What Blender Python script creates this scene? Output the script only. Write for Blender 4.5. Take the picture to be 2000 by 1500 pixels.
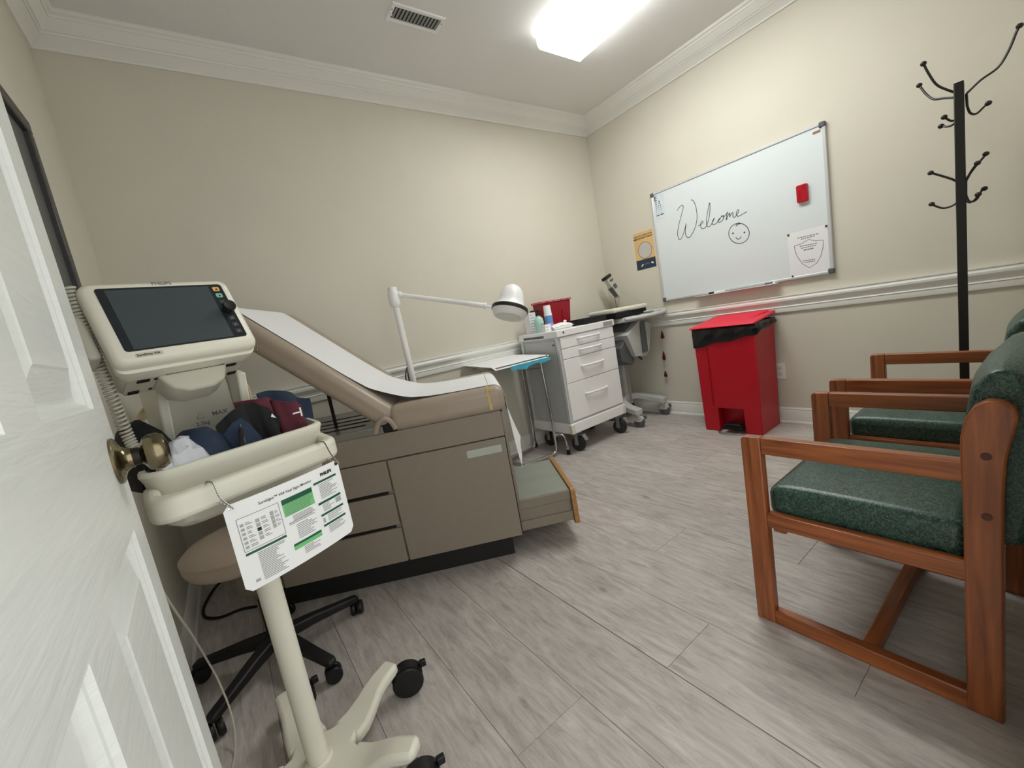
import bpy, bmesh, math, random
from mathutils import Matrix, Vector
random.seed(7)
for o in list(bpy.data.objects): bpy.data.objects.remove(o)
SC = bpy.context.scene
COL = SC.collection
PI = math.pi
R = math.radians

# ---------------------------------------------------------------- camera
YAW, PITCH, ROLL = R(55.33841), R(8.16371), R(10.24458)
fw = Vector((math.cos(YAW)*math.cos(PITCH), math.sin(YAW)*math.cos(PITCH), -math.sin(PITCH)))
r0 = Vector((math.sin(YAW), -math.cos(YAW), 0)); d0 = fw.cross(r0)
rt = r0*math.cos(ROLL) + d0*math.sin(ROLL); dn = fw.cross(rt)
cam_d = bpy.data.cameras.new('camera'); cam = bpy.data.objects.new('camera', cam_d); COL.objects.link(cam)
m3 = Matrix((rt, -dn, -fw)).transposed()
cam.matrix_world = Matrix.Translation((0, 0, 1.06)) @ m3.to_4x4()
cam_d.sensor_width = 36; cam_d.lens = 803.36/2000*36; cam_d.clip_start = .01; cam_d.clip_end = 50
SC.camera = cam

# ---------------------------------------------------------------- world, exposure
SC.view_settings.view_transform = 'Standard'; SC.view_settings.look = 'None'
SC.view_settings.exposure = EXPOSURE = 0.0
SC.view_settings.gamma = 1; SC.view_settings.use_curve_mapping = False
W = bpy.data.worlds.new('assumed_hall_fill'); SC.world = W; W.use_nodes = True  # even fill light added through the doorway; an assumed hallway, not modelled
W.node_tree.nodes['Background'].inputs[0].default_value = (.98, 1, .97, 1)
W.node_tree.nodes['Background'].inputs[1].default_value = 2.05
LAMP_STRENGTH = 20.5

# ---------------------------------------------------------------- materials
def lin(c):
    r = []
    for v in c:
        v = v/255
        r.append(v/12.92 if v <= .04045 else ((v+.055)/1.055)**2.4)
    return (*r, 1)
MATS = {}
def pm(name, rgb, rough=.5, metal=0., var=.06, scale=8., bump=0., bscale=150., stretch=(1,1,1), coat=0., trans=0., alpha=1., emit=0., sheen=0., rgb2=None, detail=4., contrast=None, ior=1.45, spec=.5):
    if name in MATS: return MATS[name]
    m = bpy.data.materials.new(name); m.use_nodes = True
    nt = m.node_tree; b = nt.nodes['Principled BSDF']
    tc = nt.nodes.new('ShaderNodeTexCoord'); mp = nt.nodes.new('ShaderNodeMapping'); mp.inputs['Scale'].default_value = stretch
    nt.links.new(tc.outputs['Object'], mp.inputs['Vector'])
    nz = nt.nodes.new('ShaderNodeTexNoise'); nz.inputs['Scale'].default_value = scale; nz.inputs['Detail'].default_value = detail
    nt.links.new(mp.outputs[0], nz.inputs['Vector'])
    cr = nt.nodes.new('ShaderNodeValToRGB')
    c = lin(rgb)
    if rgb2 is None:
        a = tuple(max(0, x*(1-var)) for x in c[:3])+(1,); d = tuple(min(1, x*(1+var)) for x in c[:3])+(1,)
    else: a, d = c, lin(rgb2)
    lo, hi = contrast or (.3, .7)
    cr.color_ramp.elements[0].position = lo; cr.color_ramp.elements[1].position = hi
    cr.color_ramp.elements[0].color = a; cr.color_ramp.elements[1].color = d
    nt.links.new(nz.outputs['Fac'], cr.inputs[0]); nt.links.new(cr.outputs[0], b.inputs['Base Color'])
    b.inputs['Roughness'].default_value = rough; b.inputs['Metallic'].default_value = metal
    b.inputs['Coat Weight'].default_value = coat; b.inputs['Coat Roughness'].default_value = .15
    b.inputs['Transmission Weight'].default_value = trans; b.inputs['Alpha'].default_value = alpha
    b.inputs['IOR'].default_value = ior; b.inputs['Specular IOR Level'].default_value = spec
    if sheen: b.inputs['Sheen Weight'].default_value = sheen
    if emit:
        b.inputs['Emission Color'].default_value = (.98, 1, .97, 1); b.inputs['Emission Strength'].default_value = emit
    if bump:
        n2 = nt.nodes.new('ShaderNodeTexNoise'); n2.inputs['Scale'].default_value = bscale; n2.inputs['Detail'].default_value = 3
        nt.links.new(mp.outputs[0], n2.inputs['Vector'])
        bp = nt.nodes.new('ShaderNodeBump'); bp.inputs['Strength'].default_value = bump; bp.inputs['Distance'].default_value = .004
        nt.links.new(n2.outputs['Fac'], bp.inputs['Height']); nt.links.new(bp.outputs[0], b.inputs['Normal'])
    MATS[name] = m
    return m

def plank_material():
    m = bpy.data.materials.new('grey_vinyl_plank'); m.use_nodes = True; nt = m.node_tree; b = nt.nodes['Principled BSDF']
    N = nt.nodes.new; L = nt.links.new
    tc = N('ShaderNodeTexCoord'); oi = N('ShaderNodeObjectInfo')
    mp = N('ShaderNodeMapping'); mp.inputs['Scale'].default_value = (1, .16, 1)
    off = N('ShaderNodeVectorMath'); off.operation = 'ADD'; sc = N('ShaderNodeVectorMath'); sc.operation = 'SCALE'; sc.inputs['Scale'].default_value = 37.
    cmb = N('ShaderNodeCombineXYZ')
    L(oi.outputs['Random'], cmb.inputs[0]); L(oi.outputs['Random'], cmb.inputs[1]); L(cmb.outputs[0], sc.inputs[0])
    L(tc.outputs['Object'], off.inputs[0]); L(sc.outputs[0], off.inputs[1]); L(off.outputs[0], mp.inputs[0])
    n1 = N('ShaderNodeTexNoise'); n1.inputs['Scale'].default_value = 46; n1.inputs['Detail'].default_value = 10; n1.inputs['Roughness'].default_value = .72; n1.inputs['Distortion'].default_value = .6
    L(mp.outputs[0], n1.inputs['Vector'])
    mp2 = N('ShaderNodeMapping'); mp2.inputs['Scale'].default_value = (1, .35, 1); L(off.outputs[0], mp2.inputs[0])
    n2 = N('ShaderNodeTexNoise'); n2.inputs['Scale'].default_value = 6; n2.inputs['Detail'].default_value = 4; L(mp2.outputs[0], n2.inputs['Vector'])
    cr = N('ShaderNodeValToRGB'); e = cr.color_ramp.elements
    e[0].position = .3; e[0].color = lin((157, 148, 144)); e[1].position = .70; e[1].color = lin((210, 203, 199))
    k = cr.color_ramp.elements.new(.5); k.color = lin((187, 180, 175))
    L(n1.outputs['Fac'], cr.inputs[0])
    mx = N('ShaderNodeMix'); mx.data_type = 'RGBA'; mx.blend_type = 'MULTIPLY'; mx.inputs[0].default_value = 1
    cr2 = N('ShaderNodeValToRGB'); e2 = cr2.color_ramp.elements; e2[0].position = .3; e2[0].color = (.86, .85, .84, 1); e2[1].position = .7; e2[1].color = (1, 1, 1, 1)
    L(n2.outputs['Fac'], cr2.inputs[0]); L(cr.outputs[0], mx.inputs[6]); L(cr2.outputs[0], mx.inputs[7])
    hs = N('ShaderNodeHueSaturation'); mr = N('ShaderNodeMapRange'); mr.inputs[3].default_value = .93; mr.inputs[4].default_value = 1.06
    L(oi.outputs['Random'], mr.inputs[0]); L(mr.outputs[0], hs.inputs['Value']); L(mx.outputs[2], hs.inputs['Color'])
    # dark knots
    vo = N('ShaderNodeTexVoronoi'); vo.inputs['Scale'].default_value = 3.2; mp3 = N('ShaderNodeMapping'); mp3.inputs['Scale'].default_value = (1.6, .7, 1)
    L(off.outputs[0], mp3.inputs[0]); L(mp3.outputs[0], vo.inputs['Vector'])
    cr3 = N('ShaderNodeValToRGB'); cr3.color_ramp.elements[0].position = .015; cr3.color_ramp.elements[0].color = (.45, .42, .4, 1); cr3.color_ramp.elements[1].position = .075; cr3.color_ramp.elements[1].color = (1, 1, 1, 1)
    L(vo.outputs['Distance'], cr3.inputs[0])
    mx2 = N('ShaderNodeMix'); mx2.data_type = 'RGBA'; mx2.blend_type = 'MULTIPLY'; mx2.inputs[0].default_value = .8
    L(hs.outputs[0], mx2.inputs[6]); L(cr3.outputs[0], mx2.inputs[7])
    L(mx2.outputs[2], b.inputs['Base Color']); b.inputs['Roughness'].default_value = .48
    bp = N('ShaderNodeBump'); bp.inputs['Strength'].default_value = .12; bp.inputs['Distance'].default_value = .002
    L(n1.outputs['Fac'], bp.inputs['Height']); L(bp.outputs[0], b.inputs['Normal'])
    return m

def wood_material(name, dark, light, axis, rough=.32, scale=22.):
    m = bpy.data.materials.new(name); m.use_nodes = True; nt = m.node_tree; b = nt.nodes['Principled BSDF']
    N = nt.nodes.new; L = nt.links.new
    tc = N('ShaderNodeTexCoord'); mp = N('ShaderNodeMapping'); s = [1, 1, 1]; s[axis] = .07; mp.inputs['Scale'].default_value = s
    L(tc.outputs['Object'], mp.inputs[0])
    n1 = N('ShaderNodeTexNoise'); n1.inputs['Scale'].default_value = scale*2.6; n1.inputs['Detail'].default_value = 7; n1.inputs['Distortion'].default_value = .5
    L(mp.outputs[0], n1.inputs['Vector'])
    cr = N('ShaderNodeValToRGB'); e = cr.color_ramp.elements
    e[0].position = .28; e[0].color = lin(dark); e[1].position = .72; e[1].color = lin(light)
    L(n1.outputs['Fac'], cr.inputs[0]); L(cr.outputs[0], b.inputs['Base Color'])
    b.inputs['Roughness'].default_value = rough; b.inputs['Coat Weight'].default_value = .15; b.inputs['Coat Roughness'].default_value = .25
    bp = N('ShaderNodeBump'); bp.inputs['Strength'].default_value = .05; bp.inputs['Distance'].default_value = .001
    L(n1.outputs['Fac'], bp.inputs['Height']); L(bp.outputs[0], b.inputs['Normal'])
    MATS[name] = m
    return m

def vinyl_material():
    m = bpy.data.materials.new('green_vinyl'); m.use_nodes = True; nt = m.node_tree; b = nt.nodes['Principled BSDF']
    N = nt.nodes.new; L = nt.links.new
    tc = N('ShaderNodeTexCoord')
    n1 = N('ShaderNodeTexNoise'); n1.inputs['Scale'].default_value = 60; n1.inputs['Detail'].default_value = 5; n1.inputs['Distortion'].default_value = 2.5
    L(tc.outputs['Object'], n1.inputs['Vector'])
    cr = N('ShaderNodeValToRGB'); e = cr.color_ramp.elements
    e[0].position = .44; e[0].color = lin((27, 50, 43)); e[1].position = .56; e[1].color = lin((27, 50, 43))
    k = cr.color_ramp.elements.new(.5); k.color = lin((76, 112, 99))
    L(n1.outputs['Fac'], cr.inputs[0]); L(cr.outputs[0], b.inputs['Base Color'])
    b.inputs['Roughness'].default_value = .36
    bp = N('ShaderNodeBump'); bp.inputs['Strength'].default_value = .25; bp.inputs['Distance'].default_value = .001
    L(n1.outputs['Fac'], bp.inputs['Height']); L(bp.outputs[0], b.inputs['Normal'])
    return m

def door_material():
    m = bpy.data.materials.new('white_woodgrain_door_paint'); m.use_nodes = True; nt = m.node_tree; b = nt.nodes['Principled BSDF']
    N = nt.nodes.new; L = nt.links.new
    tc = N('ShaderNodeTexCoord'); mp = N('ShaderNodeMapping'); mp.inputs['Scale'].default_value = (.9, 1, 9)
    L(tc.outputs['Object'], mp.inputs[0])
    n1 = N('ShaderNodeTexNoise'); n1.inputs['Scale'].default_value = 13; n1.inputs['Detail'].default_value = 5; n1.inputs['Distortion'].default_value = .3
    L(mp.outputs[0], n1.inputs['Vector'])
    cr = N('ShaderNodeValToRGB'); cr.color_ramp.elements[0].color = lin((214, 217, 214)); cr.color_ramp.elements[1].color = lin((228, 230, 228))
    L(n1.outputs['Fac'], cr.inputs[0]); L(cr.outputs[0], b.inputs['Base Color'])
    b.inputs['Roughness'].default_value = .38
    bp = N('ShaderNodeBump'); bp.inputs['Strength'].default_value = .38; bp.inputs['Distance'].default_value = .003
    L(n1.outputs['Fac'], bp.inputs['Height']); L(bp.outputs[0], b.inputs['Normal'])
    return m

M_wall = pm('beige_wall_paint', (213, 208, 194), .75, var=.02, scale=3, bump=.12, bscale=260)
M_ceil = pm('white_ceiling_paint', (230, 229, 227), .85, var=.01, scale=3, bump=.15, bscale=220)
M_trim = pm('white_gloss_trim', (232, 232, 226), .35, var=.01)
M_plank = plank_material()
M_sub = pm('dark_subfloor', (52, 48, 46), .8)
M_door = door_material()
M_brass = pm('antique_brass', (124, 114, 90), .2, metal=1, var=.15, scale=30)
M_brassd = pm('dark_brass_neck', (48, 44, 40), .4, metal=.8)
M_frame = pm('dark_grey_frame', (72, 70, 70), .45, var=.1, scale=40)
M_taupe = pm('taupe_laminate', (138, 127, 114), .5, var=.03, scale=30)
M_taupev = pm('taupe_vinyl', (162, 147, 132), .36, var=.03, scale=12, bump=.05, bscale=500)
M_black = pm('black_plastic', (17, 17, 18), .45, var=.1)
M_blackm = pm('matte_black', (10, 10, 11), .7, var=.1)
M_kick = pm('black_toe_kick', (26, 25, 24), .6)
M_paper = pm('white_paper', (236, 236, 238), .7, var=.01, scale=3)
M_cream = pm('cream_plastic', (219, 216, 202), .4, var=.015, scale=5)
M_cream2 = pm('cream_plastic_grey', (190, 187, 173), .45, var=.02, scale=5)
M_glass = pm('black_screen_glass', (36, 41, 45), .12, var=.03)
M_screen = pm('dark_lcd', (62, 70, 75), .3, var=.03)
M_white = pm('white_enamel', (240, 239, 239), .35, var=.01)
M_chrome = pm('chrome', (190, 190, 190), .12, metal=1, var=.02)
M_steel = pm('brushed_steel', (170, 170, 168), .32, metal=1, var=.05)
M_alu = pm('aluminium_frame', (212, 214, 216), .3, metal=.25, var=.02)
M_red = pm('red_plastic', (180, 4, 30), .38, var=.05, scale=10)
M_redlid = pm('bright_red_plastic', (230, 42, 70), .42, var=.03)
M_redd = pm('dark_red_plastic', (150, 14, 32), .35, var=.08)
M_bag = pm('black_bin_liner', (13, 13, 14), .28, var=.1, bump=.6, bscale=45)
M_board = pm('whiteboard_enamel', (222, 229, 231), .25, var=.005)
M_ink = pm('marker_ink', (58, 48, 56), .6)
M_inkd = pm('black_print', (28, 28, 28), .6)
M_inkg = pm('grey_print', (118, 118, 118), .6)
M_green = pm('dark_green_print', (20, 84, 58), .55)
M_greenl = pm('light_green_print', (112, 190, 122), .55)
M_purple = pm('purple_print', (110, 105, 150), .6)
M_orange = pm('orange_print', (226, 186, 128), .6)
M_navyp = pm('navy_print', (44, 58, 74), .6)
M_grey = pm('grey_plastic', (150, 152, 150), .42, var=.03)
M_greyd = pm('dark_grey_plastic', (88, 90, 92), .45, var=.04)
M_rubber = pm('dark_rubber', (44, 44, 46), .6)
M_navy = pm('navy_nylon', (28, 44, 66), .75, var=.12, scale=60, bump=.25, bscale=700)
M_maroon = pm('maroon_nylon', (88, 32, 46), .75, var=.1, scale=60, bump=.25, bscale=700)
M_blackn = pm('black_nylon', (16, 16, 20), .8, var=.1, bump=.2, bscale=700)
M_plastic = pm('clear_plastic_bag', (235, 238, 245), .15, alpha=.5, var=.02)
M_beige = pm('beige_cable', (206, 190, 154), .45)
M_vinyl = vinyl_material()
M_woodx = wood_material('cherry_wood_x', (112, 58, 28), (172, 98, 52), 0)
M_woody = wood_material('cherry_wood_y', (112, 58, 28), (172, 98, 52), 1)
M_woodz = wood_material('cherry_wood_z', (112, 58, 28), (172, 98, 52), 2)
M_clip = pm('oxblood_clip', (96, 14, 26), .4)
M_galv = pm('zinc_plated', (150, 154, 156), .4, metal=.35)
M_lgrey = pm('light_grey_plastic', (192, 194, 191), .4, var=.02)
M_plug = pm('dark_wood_plug', (84, 42, 22), .4)
M_oak = wood_material('oak_edge', (150, 104, 56), (190, 142, 86), 1)
M_stepgrey = pm('grey_green_step_mat', (142, 146, 136), .5, var=.05, scale=12)
M_blue = pm('blue_pad_backing', (72, 170, 204), .5, var=.05)
M_mint = pm('mint_bottle', (176, 214, 200), .25, var=.04)
M_canblue = pm('blue_can_label', (104, 152, 210), .35, var=.05)
M_lavender = pm('lavender_can_label', (188, 176, 224), .35, var=.05)
M_rack = pm('black_rack_paint', (24, 20, 20), .4, var=.1)
M_gold = pm('yellowed_elastic', (186, 158, 106), .3, var=.1)
M_amber = pm('amber_button', (226, 178, 96), .4)
M_btn = pm('dark_button', (54, 58, 60), .35)
M_teal = pm('teal_button', (128, 186, 172), .4)
M_silver = pm('silver_label', (170, 174, 168), .35, metal=.3)
M_lens = pm('frosted_lamp_lens', (206, 204, 190), .3)
M_diff = pm('lit_acrylic_diffuser', (250, 250, 248), .4, emit=LAMP_STRENGTH)

def tissue_material():
    m = bpy.data.materials.new('thin_exam_paper'); m.use_nodes = True; nt = m.node_tree; b = nt.nodes['Principled BSDF']
    N = nt.nodes.new; L = nt.links.new
    tc = N('ShaderNodeTexCoord'); n1 = N('ShaderNodeTexNoise'); n1.inputs['Scale'].default_value = 9
    L(tc.outputs['Object'], n1.inputs['Vector'])
    cr = N('ShaderNodeValToRGB'); cr.color_ramp.elements[0].color = lin((244, 244, 247)); cr.color_ramp.elements[1].color = lin((249, 249, 251))
    L(n1.outputs['Fac'], cr.inputs[0]); L(cr.outputs[0], b.inputs['Base Color']); b.inputs['Roughness'].default_value = .7
    tr = N('ShaderNodeBsdfTranslucent'); tr.inputs[0].default_value = (.9, .9, .9, 1); mx = N('ShaderNodeMixShader'); mx.inputs[0].default_value = .12
    L(b.outputs[0], mx.inputs[1]); L(tr.outputs[0], mx.inputs[2]); L(mx.outputs[0], nt.nodes['Material Output'].inputs[0])
    return m
M_tissue = tissue_material()
# ---------------------------------------------------------------- mesh helpers
class MB:
    def __init__(s): s.v = []; s.f = []
    def _add(s, v, f):
        n = len(s.v); s.v += [tuple(p) for p in v]; s.f += [tuple(i+n for i in q) for q in f]; return s
    def box(s, x0, x1, y0, y1, z0, z1):
        if x0 > x1: x0, x1 = x1, x0
        if y0 > y1: y0, y1 = y1, y0
        if z0 > z1: z0, z1 = z1, z0
        v = [(x, y, z) for z in (z0, z1) for x, y in ((x0, y0), (x1, y0), (x1, y1), (x0, y1))]
        return s._add(v, [(3, 2, 1, 0), (4, 5, 6, 7), (0, 1, 5, 4), (1, 2, 6, 5), (2, 3, 7, 6), (3, 0, 4, 7)])
    def prism(s, poly, axis, a0, a1):
        n = len(poly)
        def P(p, a): return {'x': (a, p[0], p[1]), 'y': (p[0], a, p[1]), 'z': (p[0], p[1], a)}[axis]
        v = [P(p, a0) for p in poly]+[P(p, a1) for p in poly]
        f = [tuple(range(n))[::-1], tuple(range(n, 2*n))]+[(i, (i+1) % n, n+(i+1) % n, n+i) for i in range(n)]
        return s._add(v, f)
    def tube(s, pts, r, seg=8, closed=False, radii=None):
        pts = [Vector(p) for p in pts]; n = len(pts); rings = []
        prev = None
        for i, p in enumerate(pts):
            if closed: t = (pts[(i+1) % n]-pts[i-1])
            else: t = pts[min(i+1, n-1)]-pts[max(i-1, 0)]
            t.normalize()
            if prev is None:
                a = Vector((0, 0, 1)) if abs(t.z) < .9 else Vector((1, 0, 0))
                nx = t.cross(a).normalized()
            else:
                nx = (prev-t*prev.dot(t))
                nx = nx.normalized() if nx.length > 1e-6 else t.orthogonal().normalized()
            prev = nx; ny = t.cross(nx); rr = radii[i] if radii else r
            rings.append([p+nx*rr*math.cos(2*PI*k/seg)+ny*rr*math.sin(2*PI*k/seg) for k in range(seg)])
        v = [q for ring in rings for q in ring]; f = []
        for i in range(n if closed else n-1):
            j = (i+1) % n
            for k in range(seg):
                f.append((i*seg+k, i*seg+(k+1) % seg, j*seg+(k+1) % seg, j*seg+k))
        if not closed: f += [tuple(range(seg))[::-1], tuple((n-1)*seg+k for k in range(seg))]
        return s._add(v, f)
    def lathe(s, prof, seg=24, c=(0, 0, 0), ax=None, rim=False):
        v = []; f = []
        M = Matrix.Identity(3)
        if ax is not None: M = Vector((0, 0, 1)).rotation_difference(Vector(ax).normalized()).to_matrix()
        c = Vector(c)
        for r, z in prof:
            for k in range(seg):
                a = 2*PI*k/seg; v.append(c+M @ Vector((r*math.cos(a), r*math.sin(a), z)))
        n = len(prof)
        for i in range(n-1):
            for k in range(seg): f.append((i*seg+k, i*seg+(k+1) % seg, (i+1)*seg+(k+1) % seg, (i+1)*seg+k))
        f += [tuple(range(seg))[::-1], tuple((n-1)*seg+k for k in range(seg))]
        return s._add(v, f)
    def ball(s, c, r, sx=1, sy=1, sz=1, seg=14, rings=8):
        v = []; f = []
        for i in range(1, rings):
            t = PI*i/rings
            for k in range(seg):
                a = 2*PI*k/seg; v.append((c[0]+r*sx*math.sin(t)*math.cos(a), c[1]+r*sy*math.sin(t)*math.sin(a), c[2]+r*sz*math.cos(t)))
        for i in range(rings-2):
            for k in range(seg): f.append((i*seg+k, (i+1)*seg+k, (i+1)*seg+(k+1) % seg, i*seg+(k+1) % seg))
        top = len(v); v.append((c[0], c[1], c[2]+r*sz)); bot = len(v); v.append((c[0], c[1], c[2]-r*sz))
        for k in range(seg):
            f.append((top, k, (k+1) % seg)); f.append((bot, (rings-2)*seg+(k+1) % seg, (rings-2)*seg+k))
        return s._add(v, f)
    def sheet(s, grid, th=None, off=None):
        """grid[i][j] of points -> surface, thickened along vertex normals when th"""
        g = [[Vector(p) for p in row] for row in grid]; n, m = len(g), len(g[0])
        v = [p for row in g for p in row]; f = [(i*m+j, i*m+j+1, (i+1)*m+j+1, (i+1)*m+j) for i in range(n-1) for j in range(m-1)]
        if th:
            nor = []
            for i in range(n):
                for j in range(m):
                    a = g[min(i+1, n-1)][j]-g[max(i-1, 0)][j]; b = g[i][min(j+1, m-1)]-g[i][max(j-1, 0)]
                    c = a.cross(b); nor.append(c.normalized() if c.length > 1e-9 else Vector((0, 0, 1)))
            N = len(v); v2 = [p-nn*th for p, nn in zip(v, nor)]
            f2 = [tuple(N+i for i in q[::-1]) for q in f]
            edge = [(i*m, (i+1)*m) for i in range(n-1)]+[((n-1)*m+j, (n-1)*m+j+1) for j in range(m-1)]+[((i+1)*m+m-1, i*m+m-1) for i in range(n-1)]+[(j+1, j) for j in range(m-1)]
            f3 = [(a, b, N+b, N+a) for a, b in edge]
            v = v+v2; f = f+f2+f3
        return s._add(v, f)
    def ribbon(s, pts2, w, origin, right, up, h=0.0):
        """flat stroke of width w through 2-D points, in the plane origin+right*x+up*y"""
        o, r, u = Vector(origin), Vector(right), Vector(up); n = r.cross(u)
        P = [Vector((a, b)) for a, b in pts2]; L_ = []; R_ = []
        for i, p in enumerate(P):
            t = P[min(i+1, len(P)-1)]-P[max(i-1, 0)]
            t = t.normalized() if t.length > 1e-9 else Vector((1, 0)); q = Vector((-t.y, t.x))*w/2
            L_.append(p+q); R_.append(p-q)
        to = lambda q: o+r*q.x+u*q.y+n*h
        v = [to(q) for q in L_]+[to(q) for q in R_]; k = len(P)
        return s._add(v, [(i, k+i, k+i+1, i+1) for i in range(k-1)])
    def quad(s, a, b, c, d): return s._add([a, b, c, d], [(0, 1, 2, 3)])
    def tf(s, M, start=0):
        s.v = s.v[:start]+[tuple(M @ Vector(p)) for p in s.v[start:]]; return s
    def mesh(s, name, smooth=38):
        me = bpy.data.meshes.new(name); me.from_pydata([tuple(p) for p in s.v], [], s.f)
        bm = bmesh.new(); bm.from_mesh(me); bmesh.ops.recalc_face_normals(bm, faces=bm.faces[:]); bm.to_mesh(me); bm.free()
        me.update()
        if smooth:
            me.shade_smooth(); me.set_sharp_from_angle(angle=R(smooth))
        return me

def put(name, mb, mat, parent=None, bevel=0, seg=2, smooth=38, subsurf=0, label=None, mat_slots=None):
    me = mb.mesh(name, smooth) if isinstance(mb, MB) else mb
    if mat is not None: me.materials.append(mat)
    o = bpy.data.objects.new(name, me); COL.objects.link(o)
    if parent is not None: o.parent = parent
    if bevel:
        b = o.modifiers.new('bevel', 'BEVEL'); b.width = bevel; b.segments = seg; b.limit_method = 'ANGLE'; b.angle_limit = R(40); b.harden_normals = False
        if smooth: me.shade_smooth(); me.set_sharp_from_angle(angle=R(50))
    if subsurf:
        s = o.modifiers.new('subsurf', 'SUBSURF'); s.levels = subsurf; s.render_levels = subsurf
    if label: o['label'] = label
    return o
def tag(o, label, cat, group=None):
    o['label'] = label; o['category'] = cat
    if group: o['group'] = group
    return o
def thing(name, label, cat, loc=(0, 0, 0), rotz=0, group=None):
    o = bpy.data.objects.new(name, None); COL.objects.link(o); o.empty_display_size = .05
    o.location = loc; o.rotation_euler = (0, 0, rotz)
    return tag(o, label, cat, group)
def struct(name, mb, mat, label=None, parent=None, **k):
    o = put(name, mb, mat, parent, **k)
    if parent is None:
        o['kind'] = 'structure'
    if label: o['label'] = label
    return o
def copy_tree(o, parent=None):
    c = o.copy(); COL.objects.link(c); c.parent = parent
    for ch in list(o.children): copy_tree(ch, c)
    return c
def text_mb(body, size, origin, right, up, bold=0.0, align='LEFT', h=.0004, shear=0.0):
    cu = bpy.data.curves.new('t', 'FONT'); cu.body = body; cu.size = size; cu.align_x = align; cu.offset = bold; cu.shear = shear; cu.resolution_u = 2
    ob = bpy.data.objects.new('t', cu); COL.objects.link(ob)
    dg = bpy.context.evaluated_depsgraph_get(); dg.update()
    me = bpy.data.meshes.new_from_object(ob.evaluated_get(dg))
    o, r, u = Vector(origin), Vector(right).normalized(), Vector(up).normalized(); n = r.cross(u)
    mb = MB(); mb._add([o+r*v.co.x+u*v.co.y+n*h for v in me.vertices], [tuple(p.vertices) for p in me.polygons])
    bpy.data.objects.remove(ob); bpy.data.curves.remove(cu); bpy.data.meshes.remove(me)
    return mb
def arc(cx, cy, r, a0, a1, n): return [(cx+r*math.cos(R(a0+(a1-a0)*i/n)), cy+r*math.sin(R(a0+(a1-a0)*i/n))) for i in range(n+1)]
def spline(pts, n=6):
    """Catmull-Rom through the points"""
    P = [Vector(p) for p in pts]; P = [2*P[0]-P[1]]+P+[2*P[-1]-P[-2]]; out = []
    for i in range(1, len(P)-2):
        for k in range(n):
            t = k/n; a, b, c, d = P[i-1], P[i], P[i+1], P[i+2]
            out.append(.5*((2*b)+(c-a)*t+(2*a-5*b+4*c-d)*t*t+(3*b-a-3*c+d)*t**3))
    out.append(P[-2]); return out
def rrect(x0, x1, y0, y1, r, n=4):
    return arc(x1-r, y1-r, r, 0, 90, n)+arc(x0+r, y1-r, r, 90, 180, n)+arc(x0+r, y0+r, r, 180, 270, n)+arc(x1-r, y0+r, r, 270, 360, n)

# ================================================================ the room
XL, XR, YF, YB, HC = -.3405, 3.254, .04, 2.779, 2.765
fl = struct('floor', MB().box(XL-.1, XR+.1, -1.2, YB+.1, -.12, -.006), M_sub, 'grey wood-look plank floor')
seams = [-.33+.0, -.09, .145, .38, .614, .85, 1.086, 1.322, 1.558, 1.794, 2.03, 2.266, 2.502, 2.738, 2.974, 3.21]
seams = [-.3405]+seams[1:]+[3.254]
joints = {3: [.82, 2.04], 5: [.705, 1.925], 2: [.2, 1.42], 4: [1.45, 2.67], 6: [1.55, .33], 7: [1.071, 2.29], 8: [.62, 1.84], 0: [1.0, 2.2], 1: [.6, 1.82]}
for i in range(len(seams)-1):
    a, b = seams[i], seams[i+1]
    js = sorted(joints.get(i, [random.uniform(.1, 1.2)])); js = [y for y in js]
    if len(js) == 1: js.append(js[0]+1.22)
    ys = [-1.2]+[y for y in js if y < YB-.1]+[YB]
    for y0, y1 in zip(ys[:-1], ys[1:]):
        g = .0004; gl = .0013 if abs(a-.85) < .01 else g; gr = .0013 if abs(b-.85) < .01 else g
        x0, x1, c0, c1 = a+gl, b-gr, y0+g, y1-g; e = .0007
        cx, cy = (x0+x1)/2, (c0+c1)/2
        mb = MB()
        lo = [(x0-cx, c0-cy, -.006), (x1-cx, c0-cy, -.006), (x1-cx, c1-cy, -.006), (x0-cx, c1-cy, -.006)]
        mid = [(p[0], p[1], -.0012) for p in lo]
        hi = [(x0+e-cx, c0+e-cy, 0), (x1-e-cx, c0+e-cy, 0), (x1-e-cx, c1-e-cy, 0), (x0+e-cx, c1-e-cy, 0)]
        mb._add(lo+mid+hi, [(3, 2, 1, 0), (8, 9, 10, 11)]+[(k, (k+1) % 4, 4+(k+1) % 4, 4+k) for k in range(4)]+[(4+k, 4+(k+1) % 4, 8+(k+1) % 4, 8+k) for k in range(4)])
        p = put('plank', mb, M_plank, fl, smooth=0); p.location = (cx, cy, 0)
struct('wall_back', MB().box(XL-.1, XR+.1, YB, YB+.1, 0, HC+.1), M_wall, 'plain beige wall behind the exam table')
struct('wall_right', MB().box(XR, XR+.1, YF-.14, YB, 0, HC+.1), M_wall, 'beige wall carrying the whiteboard')
struct('wall_left', MB().box(XL-.1, XL, YF-.14, YB, 0, HC+.1), M_wall, 'beige wall beside the open door')
DX0, DX1, DZ = -.115, .9, 2.05
struct('wall_front', MB().box(XL, DX0, YF-.12, YF, 0, HC+.1).box(DX1, XR, YF-.12, YF, 0, HC+.1).box(DX0, DX1, YF-.12, YF, DZ, HC+.1), M_wall, 'beige wall with the doorway, behind the waiting chairs')
struct('ceiling', MB().box(XL-.1, XR+.1, -1.2, YB+.1, HC, HC+.1), M_ceil, 'white painted ceiling')
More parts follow.
